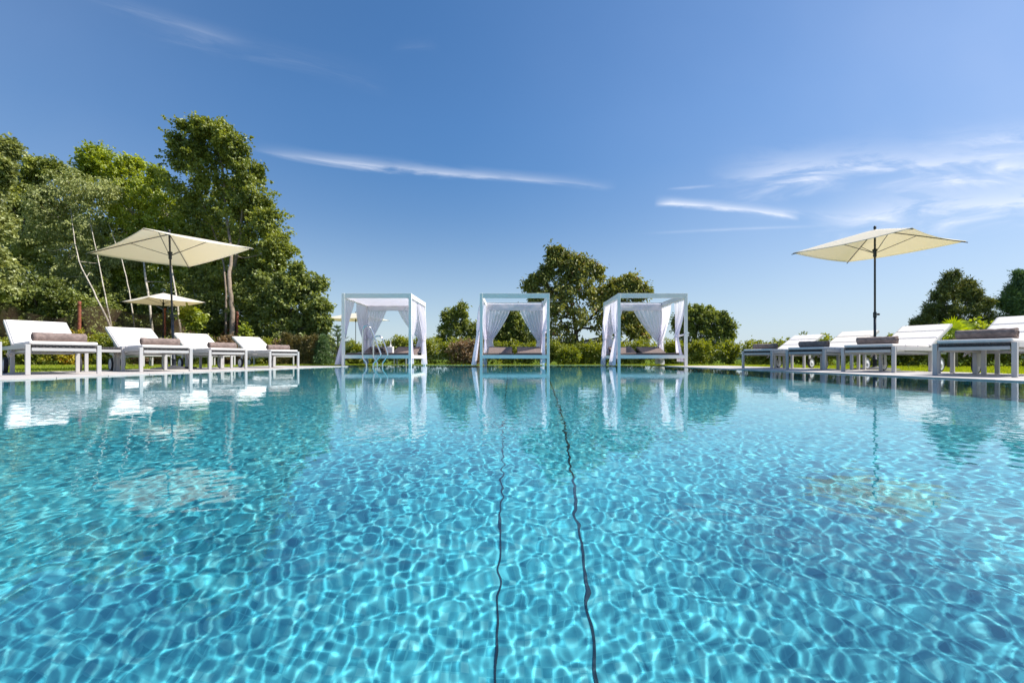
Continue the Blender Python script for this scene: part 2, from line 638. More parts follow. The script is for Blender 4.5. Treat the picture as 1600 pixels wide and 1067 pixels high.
# ------------------------------------------------------------------ loungers
def make_lounger():
    r = empty('sun_lounger')
    H = .355
    W = .31
    for (x, y) in ((-.03, -W), (-.03, W), (-1.13, -W), (-1.13, W)):
        MB().box(x - .021, x + .021, y - .021, y + .021, 0, H if x > -.5 else .30).build('leg', MT['grey'], r, bevel=.004)
    b = MB()
    b.box(-.045, -.012, -W + .03, W - .03, .278, .315)                 # foot rail
    b.box(-.052, -.006, -W + .03, W - .03, .3525, .357)
    for sgn in (-1, 1):
        y = sgn * W
        b.box(-1.90, -.060, y - .022, y + .022, .305, .357)            # side rail
        b.box(-1.72, -.10, y * .9 - .012, y * .9 + .012, .262, .290)   # lower inner rail
    b.box(-1.90, -1.87, -W + .023, W - .023, .308, .352)
    b.box(-1.20, -1.16, -W + .03, W - .03, .250, .285)
    b.build('frame', MT['grey'], r, bevel=.003)
    b = MB()                                                           # woven foot panel, two rows of strands
    nb = 20
    for row in range(2):
        for k in range(nb):
            y = -W + .032 + (2 * W - .064) * (k + .5) / nb
            hw = (2 * W - .064) / nb * .47
            d = .006 if (k + row) % 2 else -.003
            b.box(-.040 + d, -.020 + d, y - hw, y + hw, .318 + row * .0165, .333 + row * .0165)
    b.box(-.044, -.036, -W + .03, W - .03, .3155, .352)
    b.build('woven_panel', MT['wicker'], r, bevel=.003)
    cush = MB()
    e = .006

    def pad(M, x0, x1, n, z0=.0, z1=.036):
        for i in range(n):
            a = x0 + (x1 - x0) * i / n
            c = x0 + (x1 - x0) * (i + 1) / n
            cush.box(a - e, c + e, -.30, .30, z0, z1, M)
    pad(Matrix.Translation((0, 0, .358)), -.015, -1.13, 3)
    cush.build('seat_cushion', MT['seat'], r, bevel=.014)
    A = R(26)
    Mb = Matrix.Translation((-1.14, 0, .362)) @ Matrix.Rotation(A, 4, 'Y')
    cush = MB()
    pad(Mb, 0, -.79, 3)
    cush.build('back_cushion', MT['seat'], r, bevel=.014)
    b = MB()
    for sgn in (-1, 1):
        b.box(-.80, 0, sgn * .305 - .012, sgn * .305 + .012, -.022, .022, Mb)
    b.box(-.81, -.785, -.30, .30, -.022, .006, Mb)
    for k in range(6):
        b.box(-.12 - k * .12 - .02, -.12 - k * .12 + .02, -.293, .293, -.014, -.004, Mb)
    b.build('backrest_frame', MT['grey'], r, bevel=.003)
    b = MB()
    for sgn in (-1, 1):
        b.tube([(-1.58, sgn * .25, .33), (-1.70, sgn * .25, .595)], .009)
    b.tube([(-1.58, -.25, .33), (-1.58, .25, .33)], .009)
    b.build('backrest_strut', MT['grey'], r)
    for sgn in (-1, 1):
        y = sgn * .355
        Mw = Matrix.Translation((-1.31, y, .105)) @ Matrix.Rotation(PI / 2, 4, 'X')
        wh = MB().lathe([(.086, -.020), (.100, -.020), (.105, -.012), (.105, .012), (.100, .020), (.086, .020)], 28, Mw).build('wheel', MT['tyre'], r)
        MB().lathe([(.0, -.024), (.02, -.024), (.024, -.016), (.075, -.014), (.086, -.018), (.086, .018), (.075, .014), (.024, .016), (.02, .024), (0, .024)], 28, Mw).build('wheel_disc', MT['rim'], wh)
        MB().box(-1.35, -1.27, sgn * .327 - .004, sgn * .327 + .004, .09, .30).build('wheel_bracket', MT['grey'], r, bevel=.003)
    b = MB()
    for k, (dx, dy) in enumerate(((.03, .02), (-.03, -.01), (.06, -.02), (-.07, .03))):
        y = -.335
        b.tube(smooth_path([(-1.0, y, .30), (-1.0 + dx * .6, y - .012, .262), (-1.0 + dx * 1.6, y - dy, .25), (-1.0 + dx * 2.0, y - .01, .215)], 4), .006, 5)
    b.build('ribbon_tie', MT['ribbon'], r)
    return r


def make_towel(mt='towel', r0=.053, ln=.48, square=False):
    """rolled towel lying along Y, its spiral showing at both ends"""
    b = MB()
    n = 90
    turns = 3.6
    path = []
    for i in range(n + 1):
        a = i / n
        rr = .008 + (r0 - .008) * a
        th = 2 * PI * turns * a - PI / 2
        x, z = rr * math.cos(th), rr * math.sin(th)
        if square:
            x, z = x * 1.25, z * .95
        path.append((x, z))
    # centre line sheet, thick, along y
    vs = []
    ny_ = 14
    for j in range(ny_ + 1):
        y = -ln / 2 + ln * j / ny_
        k = 1 + .035 * math.sin(j * 1.9) + .02 * math.sin(j * 4.1)
        for i, (x, z) in enumerate(path):
            off = .006 * math.sin(i * .35) if j in (0, ny_) else 0
            vs.append((x * k, y + off, r0 * 1.06 + z * k))
    fs = [(j * (n + 1) + i, j * (n + 1) + i + 1, (j + 1) * (n + 1) + i + 1, (j + 1) * (n + 1) + i) for j in range(ny_) for i in range(n)]
    b.add(vs, fs, True)
    o = b.build('rolled_towel', MT[mt], None, solid=.011)
    return o


loung = make_lounger()
towel0 = make_towel()
table0 = None


def make_table():
    r = empty('side_table')
    a, H = .21, .375
    for (x, y) in ((-a, -a), (-a, a), (a, -a), (a, a)):
        MB().box(x - .020, x + .020, y - .020, y + .020, 0, H).build('leg', MT['grey'], r, bevel=.004)
    b = MB()
    for s in (-1, 1):
        b.box(-a + .026, a - .026, s * a - .018, s * a + .018, H - .085, H - .045)
        b.box(s * a - .018, s * a + .018, -a + .026, a - .026, H - .085, H - .045)
    b.build('apron', MT['grey'], r, bevel=.003)
    b = MB()
    nb = 12
    for i in range(nb):
        for j in range(nb):
            x = -a + .027 + (2 * a - .054) * (i + .5) / nb
            y = -a + .027 + (2 * a - .054) * (j + .5) / nb
            hw = (2 * a - .054) / nb * .46
            z = H - .012 + (.004 if (i + j) % 2 else 0)
            b.box(x - hw, x + hw, y - hw, y + hw, H - .038, z)
    b.build('woven_top', MT['wicker'], r, bevel=.002)
    return r


table0 = make_table()
AL, AR = R(-36), R(180 + 28)
used = {'l': 0, 't': 0, 's': 0}


def put(kind, proto, x, y, z, rz, label, cat, group):
    o = proto if not used[kind] else (copy_tree(proto) if proto.type == 'EMPTY' else proto.copy())
    if used[kind] and proto.type != 'EMPTY':
        col.objects.link(o)
    used[kind] = 1
    o.location = (x, y, z)
    o.rotation_euler = (0, 0, rz)
    return tag(o, label, cat, group)


DZ = .0135
GL = 'sun loungers around the pool'
LO = [  # x, y, rz, label, towel label
    (-5.40, 5.48, AL, 'lounger at the left picture edge, nearest of the left row, with woven foot panel', 'taupe rolled towel on the nearest lounger of the left row'),
    (-5.20, 6.83, AL, 'second lounger of the left row, just left of the large parasol pole', 'taupe rolled towel on the lounger just in front of the large left parasol pole'),
    (-5.37, 8.58, AL, 'third lounger of the left row, right behind the large left parasol pole', 'taupe rolled towel on the third lounger of the left row'),
    (-5.03, 10.0, AL, 'farthest lounger of the left row, nearest to the curtained daybeds', 'small looking taupe towel roll on the farthest lounger of the left row'),
    (4.86, 4.83, AR, 'largest looking lounger of the right row, cut off by the right picture edge', 'taupe rolled towel with spiral end on the nearest right lounger'),
    (4.98, 6.43, AR, 'second lounger of the right row, in front of the yellow-green palm', 'taupe rolled towel beside the right parasol pole'),
    (5.07, 7.95, AR, 'third lounger of the right row, its foot end in parasol shade', 'dark looking towel roll lying in parasol shade on the third right lounger'),
    (4.95, 9.30, AR, 'farthest lounger of the right row, its foot end against the open hedge', 'small taupe towel roll on the farthest right lounger'),
]
for i, (x, y, rz, lab, tl) in enumerate(LO):
    put('l', loung, x, y, DZ, rz, lab, 'sun lounger', GL)
    d = (math.cos(rz), math.sin(rz))
    if tl:
        off, lat = (-.30, 0.0)
        if i == 4:
            off, lat = -.28, 0.03
        put('t', towel0, x + d[0] * off - d[1] * lat, y + d[1] * off + d[0] * lat, .394 + DZ, rz + R((3, -2, 4, 0, -3, 2, 0, 3)[i]), tl, 'towel', 'rolled towels on the loungers')
# a few loungers stand on the lawn behind the left row
for (x, y, lab) in ((-9.3, 11.9, 'lounger on the lawn behind the left row, seen under the second lounger'),
                    (-8.35, 13.1, 'lounger on the lawn behind the left row, seen under the third lounger'),
                    (-7.2, 14.3, 'lounger on the lawn behind the left row, seen under its farthest lounger')):
    put('l', loung, x, y, 0, R(-30), lab, 'sun lounger', GL)
GT = 'small side tables between the loungers'
for (x, y, z, rz, lab) in (
        (-5.98, 4.98, DZ, AL, 'woven-top side table cut off by the left picture edge'),
        (-6.33, 6.98, DZ, AL, 'woven-top side table between the first and second left loungers'),
        (-6.25, 9.55, DZ, AL, 'side table behind the third lounger of the left row'),
        (5.70, 5.72, DZ, AR, 'side table seen under the nearest right lounger'),
        (5.85, 8.05, DZ, AR, 'side table between the second and third right loungers'),
        (5.75, 9.55, DZ, AR, 'side table behind the third and fourth right loungers'),
        (-4.10, 16.6, 0, 0, 'pale low side table seen below the bed frame of the left daybed')):
    put('s', table0, x, y, z, rz, lab, 'side table', GT)


# ------------------------------------------------------------------ umbrellas
def make_umbrella(name, a, b_, loc, rz, tilt, label, zr=2.34, za=2.68):
    r = empty(name, loc, 0, label, 'parasol', 'cream parasols')
    r.rotation_euler = (0, tilt, 0)
    c = math.cos(rz)
    s = math.sin(rz)
    T = lambda x, y, z: Vector((x * c - y * s, x * s + y * c, z))
    n = 14

    def surf(p, q, dz=0):
        x, y = (p * 2 - 1), (q * 2 - 1)
        m_ = max(abs(x), abs(y))
        mn = min(abs(x), abs(y))
        z = za - (za - zr) * (m_ ** 1.06)
        z -= .035 * m_ * (1 - (mn / max(m_, 1e-6)) ** 2)        # cloth sags between the ribs
        kx = 1 - .03 * (1 - y * y) * abs(x)
        ky = 1 - .03 * (1 - x * x) * abs(y)
        return T(x * a * kx, y * b_ * ky, z + dz)
    MB().grid(2 * n, 2 * n, surf, smooth=True).build('canopy', MT['canopy'], r, solid=.004)
    for sx in (-1, 1):
        for sy in (-1, 1):
            MB().tube([T(sx * a * t_, sy * b_ * t_, za - .02 - (za - zr) * t_ ** 1.06) for t_ in (0.01, .25, .5, .75, 1.015)], .008, 6).build('rib', MT['pole'], r)
            MB().tube([T(0.02 * sx, .02 * sy, za - .42), T(sx * a * .46, sy * b_ * .46, za - .03 - (za - zr) * .45)], .006, 6).build('strut', MT['pole'], r)
    MB().tube([(0, 0, 1.02), (0, 0, za + .02)], .0165, 12).build('pole', MT['pole'], r)
    MB().tube([(0, 0, .30), (0, 0, 1.04)], .021, 12).build('lower_pole', MT['pole'], r)
    MB().lathe([(.0, za + .075), (.02, za + .06), (.024, za + .03), (.016, za + .0), (.016, za - .01)], 12).build('finial', MT['dark'], r)
    MB().lathe([(.018, za - .50), (.028, za - .49), (.026, za - .40), (.040, za - .39), (.040, za - .36), (.018, za - .35)], 14).build('hub', MT['dark'], r)
    kb = MB().tube([(.0, 0, 1.02), (.055, 0, 1.02)], .007, 8).tube([(.05, 0, 1.02), (.078, 0, 1.02)], .02, 10)
    kb.lathe([(.026, .96), (.028, .97), (.028, 1.05), (.026, 1.06)], 14)
    kb.build('clamp_knob', MT['dark'], r)
    kb = MB().tube([(.0, 0, .42), (.06, 0, .42)], .006, 8).tube([(.056, 0, .405), (.056, 0, .435)], .012, 8)
    kb.build('base_knob', MT['dark'], r)
    bs = MB().lathe([(.0, .0), (.36, .0), (.365, .012), (.35, .028), (.20, .042), (.06, .055), (.045, .07), (0, .07)], 40)
    bs.build('base_plate', MT['iron'], r)
    MB().lathe([(.034, .06), (.034, .18), (.040, .185), (.040, .20), (.030, .205), (.030, .44), (.0, .44)], 16).build('base_sleeve', MT['pole'], r)
    return r


make_umbrella('parasol', 1.31, .86, (-6.52, 8.73, DZ), R(-32), R(-2.0), 'large cream parasol on dark pole standing in the left lounger row', 2.27, 2.60)
make_umbrella('parasol', .94, .91, (6.60, 8.32, 0.0), R(-64), 0, 'large cream parasol on dark pole behind the right loungers', 2.24, 2.565)
make_umbrella('parasol', 1.22, .88, (-13.1, 17.0, 0), R(-32), 0, 'smaller looking parasol before the trees, seen under the large left parasol')
make_umbrella('parasol', 1.45, .95, (-8.45, 24.3, 0), R(-12), 0, 'distant parasol half hidden behind the curtains of the left daybed')


# ------------------------------------------------------------------ daybeds
WD, DP, HB = 1.98, 2.12, 2.075


def make_frame(loc, label, seed, roof=False):
    """origin at the middle of the footprint; x to the right, y away from the pool"""
    rng_ = np.random.default_rng(seed)
    r = empty('curtained_daybed', loc, 0, label, 'daybed', 'curtained daybeds at the far end of the pool')
    hx, hy = WD / 2, DP / 2
    pw = .039
    for (x, y) in ((-hx + pw, -hy + pw), (hx - pw, -hy + pw), (-hx + pw, hy - pw), (hx - pw, hy - pw)):
        MB().box(x - pw, x + pw, y - pw, y + pw, -.053 if abs(x + loc[0]) < 4.3 else .0135, HB).build('post', MT['white'], r, bevel=.005)
    zb = HB - .135
    for y in (-hy + pw, hy - pw):
        MB().box(-hx + 2 * pw, hx - 2 * pw, y - .030, y + .030, zb, HB - .002).build('top_beam', MT['white'], r, bevel=.004)
    for x in (-hx + pw, hx - pw):
        MB().box(x - .030, x + .030, -hy + 2 * pw, hy - 2 * pw, zb, HB - .002).build('top_beam', MT['white'], r, bevel=.004)
    b = MB()
    for y in (-hy + pw, hy - pw):
        b.box(-hx + 2 * pw, hx - 2 * pw, y - .03, y + .03, .225, .325)
    for x in (-hx + pw, hx - pw):
        b.box(x - .03, x + .03, -hy + 2 * pw, hy - 2 * pw, .225, .325)
    for k in range(9):
        y = -hy + .15 + k * .215
        b.box(-hx + .08, hx - .08, y, y + .05, .285, .31)
    b.build('bed_frame', MT['white'], r, bevel=.004)
    for sx in (-1, 1):
        x0, x1 = (-hx + .09, -.02) if sx < 0 else (.02, hx - .09)
        MB().box(x0, x1, -hy + .09, .25, .328, .385).build('mattress', MT['mattress'], r, bevel=.02)
        Mh = Matrix.Translation(((x0 + x1) / 2, .26, .335)) @ Matrix.Rotation(R(17), 4, 'X')
        w2 = (x1 - x0) / 2 - .06
        MB().box(-w2, w2, 0, .80, 0, .055, Mh).build('raised_headrest', MT['mattress'], r, bevel=.02)
        MB().box(-w2, w2, .75, .80, -.30, -.02, Mh).box(-w2, w2, .03, .79, -.03, -.005, Mh).build('headrest_frame', MT['dark'], r, bevel=.004)
    if roof:
        def rf(p, q):
            return Vector((-hx + .07 + (WD - .14) * p, -hy + .075 + (DP - .15) * q,
                           zb + .02 - .05 * math.sin(PI * q) * math.sin(PI * p) + .006 * math.sin(30 * p + 9 * q) * math.sin(17 * q)))
        MB().grid(30, 24, rf).build('roof_cloth', MT['roofcloth'], r, solid=.003)
    # valance under the rear beam

    def val(p, q):
        x = -hx + .08 + (WD - .16) * p
        return Vector((x, hy - .10 + .010 * math.sin(23 * p + 3 * math.sin(9 * p) + 4 * q), HB - .05 - .235 * q - .006 * math.sin(14 * p + seed) * q))
    MB().grid(60, 8, val).build('valance', MT['roofcloth'], r, solid=.003)
    # little string ties under the top rail
    zr = zb - .012
    drapes = []

    def drape(p0, p1, out, tie, wtie, wbot, zt, zbot, flare, npl, swing=(0, 0)):
        """cloth hung from p0 (post) to p1 (open end), gathered at the post, falling free below"""
        p0 = Vector((*p0, 0))
        p1 = Vector((*p1, 0))
        dr = (p1 - p0)
        W_ = dr.length
        dr.normalize()
        out = Vector((*out, 0))
        ph = rng_.uniform(0, 6)
        nu, nv = 56, 44

        def fn(s, t_):
            z = zr - (zr - zbot) * t_
            if z > zt:
                q = min(1.0, max(0.0, (zr - z) / (zr - zt)))
                wdt = W_ + (wtie - W_) * (q ** 1.35)
                o_ = tie[0] * q + .035 * math.sin(PI * q)
                amp = .016 + .026 * q
                zz = z - .10 * s * q * (1 - .25 * q) * 1.2
            else:
                q = min(1.0, max(0.0, (zt - z) / (zt - zbot)))
                wdt = wtie + (wbot - wtie) * (1 - (1 - q) ** 1.8)
                o_ = tie[0] + (flare - tie[0]) * q
                amp = .026 + .018 * q
                zz = z - .10 * s * (1 - q) * .9
            pl = math.sin(2 * PI * npl * s + ph + 1.1 * math.sin(3 * t_ + ph)) + .4 * math.sin(2 * PI * npl * 1.7 * s + 2 * ph)
            base = p0 + dr * (wdt * s)
            if z <= zt:
                q2 = (zt - z) / (zt - zbot)
                base = base + dr * (swing[0] * q2 - wdt * .15 * q2)
            pos = base + out * (o_ + amp * pl)
            return Vector((pos.x, pos.y, zz + (.01 * math.sin(9 * s + ph) if t_ > .98 else 0)))
        MB().grid(nu, nv, fn).build('curtain', MT['curtain'], r)
        # tieback band
        c0 = p0 - dr * .02
        c1 = p0 + dr * (wtie + .015)
        zt2 = zt - .05
        loop = smooth_path([c0 + out * .06 + Vector((0, 0, zt + .02)), (c0 + c1) / 2 + out * (tie[0] + .055) + Vector((0, 0, zt2)), c1 + out * tie[0] + Vector((0, 0, zt2 - .05)),
                            (c0 + c1) / 2 + out * (tie[0] - .05) + Vector((0, 0, zt2)), c0 - out * .03 + Vector((0, 0, zt + .02))], 5)
        MB().tube(loop, .013, 6).build('tieback', MT['roofcloth'], r)
        return None
    return r, drape


def loc_of(u0, u1, Y):
    return ((u0 + u1) / 2 - CX) / F * Y


hx, hy = WD / 2 - .05, DP / 2 - .05
YP = 12.90 + DP / 2
d1, dr1 = make_frame((loc_of(534.2, 642.1, 12.9), YP, 0), 'left curtained daybed with its white roof cloth drawn out', 11, True)
dr1((-hx, hy), (-.25, hy), (0, -1), (.05,), .20, .34, .95, .40, .02, 7)
dr1((hx, hy), (.06, hy), (0, -1), (.05,), .17, .30, .95, .40, .02, 6)
dr1((-hx, -hy), (-hx, -.12), (-1, 0), (.02,), .15, .35, .93, .06, .20, 6)
dr1((-hx, hy), (-hx, .05), (-1, 0), (.02,), .20, .35, .93, .06, -.02, 6)
dr1((hx, -hy), (hx, -.2), (1, 0), (.0,), .20, .45, .90, .06, -.02, 6)
dr1((hx, hy), (hx, 0.0), (1, 0), (.02,), .22, .45, .90, .04, .04, 6)
d2, dr2 = make_frame((loc_of(749.5, 859, 12.9), YP, 0), 'middle curtained daybed, open to the sky above, between its two neighbours', 22)
dr2((-hx, hy), (-.12, hy), (0, -1), (.05,), .22, .30, .92, .36, .02, 7)
dr2((hx, hy), (.14, hy), (0, -1), (.05,), .20, .30, .88, .36, .02, 7)
dr2((-hx, -hy), (-hx, -.35), (-1, 0), (.10,), .16, .45, 1.0, .04, .24, 6)
dr2((-hx, hy), (-hx, .35), (-1, 0), (.02,), .18, .35, .93, .04, .02, 6)
dr2((hx, -hy), (hx, -.3), (1, 0), (-.10,), .18, .35, 1.02, .10, -.12, 6)
dr2((hx, hy), (hx, .3), (1, 0), (-.02,), .20, .35, .93, .04, -.05, 6)
d3, dr3 = make_frame((loc_of(964, 1076, 12.9), YP, 0), 'right curtained daybed, open above, in front of the round bushy tree', 33)
dr3((-hx, hy), (-.35, hy), (0, -1), (.05,), .20, .3, 1.05, .36, .02, 6)
dr3((hx, hy), (-.05, hy), (0, -1), (.05,), .16, .28, .80, .05, .02, 7)
dr3((-hx, -hy), (-hx, .0), (-1, 0), (.04,), .30, .55, 1.0, .03, .16, 7)
dr3((-hx, hy), (-hx, .1), (-1, 0), (.04,), .22, .45, .95, .03, .10, 6)
dr3((hx, -hy), (hx, -.1), (1, 0), (-.22,), .16, .30, .90, .14, -.10, 6)
dr3((hx, hy), (hx, .15), (1, 0), (-.10,), .18, .35, .85, .05, -.06, 6)

# things on the left daybed
X1 = d1.location.x
ic = empty('ice_bucket', (X1 + .17, 13.75, .387), 0, 'white square bucket with a bottle neck on the left daybed', 'bucket')
MB().box(-.085, .085, -.085, .085, 0, .20).build('bucket_body', MT['white_plastic'], ic, bevel=.012)
MB().lathe([(.035, .15), (.035, .21), (.014, .27), (.013, .34), (.016, .345), (.016, .36), (0, .36)], 14).build('bottle', MT['white_plastic'], ic)
for k, (dx, lab) in enumerate(((-.34, 'left of two folded grey towels beside the white bucket'), (-.10, 'right of two folded grey towels beside the white bucket'))):
    b = MB()
    for q in range(4):
        b.box(-.10 + .004 * q, .10 - .003 * q, -.15, .15, q * .042, q * .042 + .038)
    o = b.build('folded_towel', MT['towel_dark' if k else 'towel'], None, bevel=.015)
    o.location = (X1 + dx, 13.85, .387)
    tag(o, lab, 'towel', 'folded towels on the left daybed')
b = MB().box(-.13, .13, -.16, .16, 0, .014).box(-.11, .11, -.14, .14, .014, .022)
o = b.build('magazine', MT['white_plastic'], None, bevel=.003)
o.location = (X1 - .72, 13.9, .387)
tag(o, 'flat white magazine at the left end of the left daybed', 'magazine')


# ------------------------------------------------------------------ pool ladder rails (two steel hoops)
def hoop(pts, Y, name, label):
    path = [P(560 + x / 14.55, 525 + y / 14.55, Y) for x, y in pts]
    base = path[0].copy()
    base.z = 0
    pa = smooth_path([p - base for p in path], 6)
    o = MB().tube(pa, .021, 12).build(name, MT['steel'], None)
    o.location = base
    return tag(o, label, 'pool handrail', 'polished steel handrail hoops of the pool ladder')


hoop([(170, 745), (185, 690), (175, 610), (105, 490), (97, 300), (97, 0), (100, -130), (125, -205), (190, -235), (260, -205), (310, -110), (355, 0), (430, 200), (500, 380),
      (500, 445), (430, 530), (355, 610), (335, 680), (345, 745)], 12.4, 'ladder_handrail', 'taller left steel handrail hoop rising from the pool edge')
hoop([(420, 715), (432, 660), (420, 590), (350, 480), (342, 300), (342, 100), (365, 30), (430, 0), (500, 10), (550, 70), (610, 230), (660, 390),
      (655, 450), (610, 530), (560, 600), (548, 660), (560, 715)], 12.7, 'ladder_handrail', 'shorter right steel handrail hoop rising from the pool edge')


# ------------------------------------------------------------------ foliage
def unit(rng_, n):
    a = rng_.normal(size=(n, 3))
    return a / np.linalg.norm(a, axis=1, keepdims=True)


def leaves_np(rng_, c, outd, L_, W_, droop=.3, tint=None):
    n = len(c)
    a = unit(rng_, n) * .8 + outd * .6
    a[:, 2] -= droop
    a /= np.linalg.norm(a, axis=1, keepdims=True)
    r_ = unit(rng_, n)
    r_[:, 2] *= .45
    b_ = np.cross(a, r_ + 1e-4)
    b_ = np.cross(a, np.cross(a, np.array([0, 0, 1.0])[None] * .8 + r_ * .9))
    b_ = np.cross(a, b_)
    b_ /= np.linalg.norm(b_, axis=1, keepdims=True) + 1e-9
    nn = np.cross(a, b_)
    l_ = (L_ * rng_.uniform(.65, 1.25, n))[:, None]
    w_ = l_ * W_
    v0 = c
    v1 = c + a * l_ * .45 + b_ * w_ * .5 + nn * w_ * .16
    v2 = c + a * l_ - nn * l_ * .10
    v3 = c + a * l_ * .45 - b_ * w_ * .5 + nn * w_ * .16
    v = np.stack([v0, v1, v2, v3], 1).reshape(-1, 3)
    f = np.arange(4 * n).reshape(n, 4)
    return v, f


def crown_np(rng_, blobs, L_=.10, W_=.62, nsub=12, nspr=26, nl=9, droop=.3, sub=.36, sprl=.26, base=None, flat=1.0, shell=.78, squash=1.0, ntw=12):
    """blobs -> sub-clumps -> sprigs -> leaves; returns verts, faces, tints, clump centres"""
    VV, FF, TT, subs = [], [], [], []
    off = 0
    for (c, r_) in blobs:
        ns = max(5, int(nsub * rng_.uniform(.85, 1.15)))
        d = unit(rng_, ns)
        rr = r_ * shell * rng_.uniform(.25, 1.08, ns) ** .6
        sc_ = np.array(c)[None] + d * rr[:, None] * np.array([1, 1, squash])
        btint = rng_.uniform(-.12, .12)
        for k in range(ns):
            sr = r_ * sub * rng_.uniform(.65, 1.3)
            q = unit(rng_, nspr)
            pos = sc_[k] + q * (sr * rng_.uniform(.2, 1.0, nspr) ** .5)[:, None] * np.array([1, 1, .72 * flat])
            od = q * .6 + d[k] * .6
            ln = rng_.uniform(.3, 1.0, (nspr, nl)) * sprl
            t_ = rng_.uniform(0, 1, (nspr, nl))
            cc = pos[:, None, :] + od[:, None, :] * (t_ * ln)[:, :, None] + rng_.normal(0, .22 * sprl, (nspr, nl, 3))
            cc = cc.reshape(-1, 3)
            oo = np.repeat(od, nl, 0)
            v_, f_ = leaves_np(rng_, cc, oo, L_, W_, droop)
            VV.append(v_)
            FF.append(f_ + off)
            off += len(v_)
            ti = .42 + btint + rng_.uniform(-.2, .2) + rng_.normal(0, .16, len(cc))
            TT.append(np.clip(ti, 0, 1))
            subs.append(sc_[k])
        # leafy shoots that stand out of the clump
        for k in range(ntw):
            q = unit(rng_, 1)[0]
            q[2] = q[2] * .6 + .25
            q /= np.linalg.norm(q)
            ln_ = r_ * rng_.uniform(.35, 1.0)
            m = int(14 + 30 * ln_)
            t_ = rng_.uniform(0, 1, m)
            cc = np.array(c)[None] + q[None] * (r_ * .75 + ln_ * t_)[:, None] + rng_.normal(0, .05 + .03 * r_, (m, 3)) * (1.15 - t_)[:, None]
            cc[:, 2] -= droop * .35 * ln_ * t_ ** 2
            v_, f_ = leaves_np(rng_, cc, np.repeat(q[None], m, 0), L_, W_, droop)
            VV.append(v_)
            FF.append(f_ + off)
            off += len(v_)
            TT.append(np.clip(.5 + btint + rng_.normal(0, .15, m), 0, 1))
    return np.concatenate(VV), np.concatenate(FF), np.concatenate(TT), subs


LM = dict(
    maple=leaf_mat('maple_leaf', (.09, .125, .02), (.44, .48, .10), transl=.32),
    birch=leaf_mat('birch_leaf', (.14, .17, .05), (.50, .53, .18), transl=.34),
    bright=leaf_mat('bright_leaf', (.15, .21, .02), (.50, .56, .08), transl=.38),
    dark=leaf_mat('dark_leaf', (.075, .11, .026), (.38, .43, .10), transl=.30),
    cherry=leaf_mat('cherry_leaf', (.085, .105, .020), (.40, .40, .080), (.46, .20, .09), transl=.26),
    hedge=leaf_mat('hedge_leaf', (.11, .155, .016), (.44, .46, .065), transl=.36),
    gold=leaf_mat('golden_leaf', (.22, .24, .02), (.62, .50, .03), (.52, .18, .03), transl=.40),
    russet=leaf_mat('russet_leaf', (.14, .095, .045), (.36, .24, .12), (.18, .20, .04), transl=.3),
    conifer=leaf_mat('conifer_needle', (.060, .085, .030), (.29, .31, .08), (.42, .33, .05), transl=.15),
    spruce=leaf_mat('spruce_needle', (.055, .110, .048), (.24, .35, .11), transl=.15),
    thuja=leaf_mat('thuja_spray', (.08, .085, .026), (.27, .21, .06), (.14, .19, .04), transl=.2),
    palm=leaf_mat('palm_leaf', (.20, .30, .02), (.46, .54, .05), transl=.40),
    grass=leaf_mat('grass_blade', (.20, .27, .02), (.47, .52, .06), transl=.42, gloss=.02),
)


def tree(name, label, cat, base, blobs, leaf, bark, trunks, seed, group=None, L_=.11, W_=.62, nsub=12, nspr=26, nl=9,
         droop=.3, sub=.36, sprl=.28, flat=1.0, ntw=12, rs=1.0, limbs=True, squash=1.0, twig=.006, shell=.78):
    """blobs: pixel circles (u, v, r, Y); trunks: list of polylines in world space with radii"""
    rng_ = np.random.default_rng(seed)
    base = Vector(base)
    r = empty(name, base, 0, label, cat, group)
    bb = []
    for (u, v_, rr, Yd) in blobs:
        p = P(u, v_, Yd) - base
        bb.append(((p.x, p.y, p.z), rs * rr / F * Yd))
    V, Fc, T_, subs = crown_np(rng_, bb, L_, W_, nsub, nspr, nl, droop, sub, sprl, flat=flat, squash=squash, shell=shell, ntw=ntw)
    np_mesh('crown', V, Fc, LM[leaf], False, T_, r)
    b = MB()
    pts = []
    for (pl, r0, r1) in trunks:
        pl = [Vector(q) - base for q in pl]
        path = smooth_path(pl, 5)
        n = len(path)
        for q in range(1, n - 1):
            path[q] = path[q] + Vector(rng_.normal(0, r0 * .18, 3))
        rad = [r0 + (r1 - r0) * (q / (n - 1)) ** .8 for q in range(n)]
        b.tube(path, rad, 8)
        pts += [(path[q], rad[q]) for q in range(n)]
    if limbs:
        for (c, rr) in bb:
            c = Vector(c)
            best = min(pts, key=lambda q: (q[0] - c).length + max(0, q[0].z - c.z + .3) * 2.2)
            s0 = best[0]
            mid = s0.lerp(c, .5) + Vector(rng_.normal(0, .10 * (c - s0).length, 3)) + Vector((0, 0, -.05 * (c - s0).length))
            rl = min(best[1] * .6, .02 + .018 * (c - s0).length)
            pa = smooth_path([s0, mid, c], 5)
            b.tube(pa, [rl * (1 - .75 * q / (len(pa) - 1)) for q in range(len(pa))], 6)
        for i, s_ in enumerate(subs):
            s_ = Vector(s_)
            c = min(bb, key=lambda q: (Vector(q[0]) - s_).length)
            c = Vector(c[0])
            m_ = c.lerp(s_, .5) + Vector(rng_.normal(0, .06, 3))
            b.tube([c, m_, s_, s_ + (s_ - c) * .35], [twig * 2, twig * 1.5, twig, twig * .4], 4, False)
    b.build('trunk', MT[bark], r)
    return r


def G0(u, Y):
    q = P(u, 562, Y)
    return Vector((q.x, Y, -.02))


GW = 'trees of the wood beyond the left lawn'
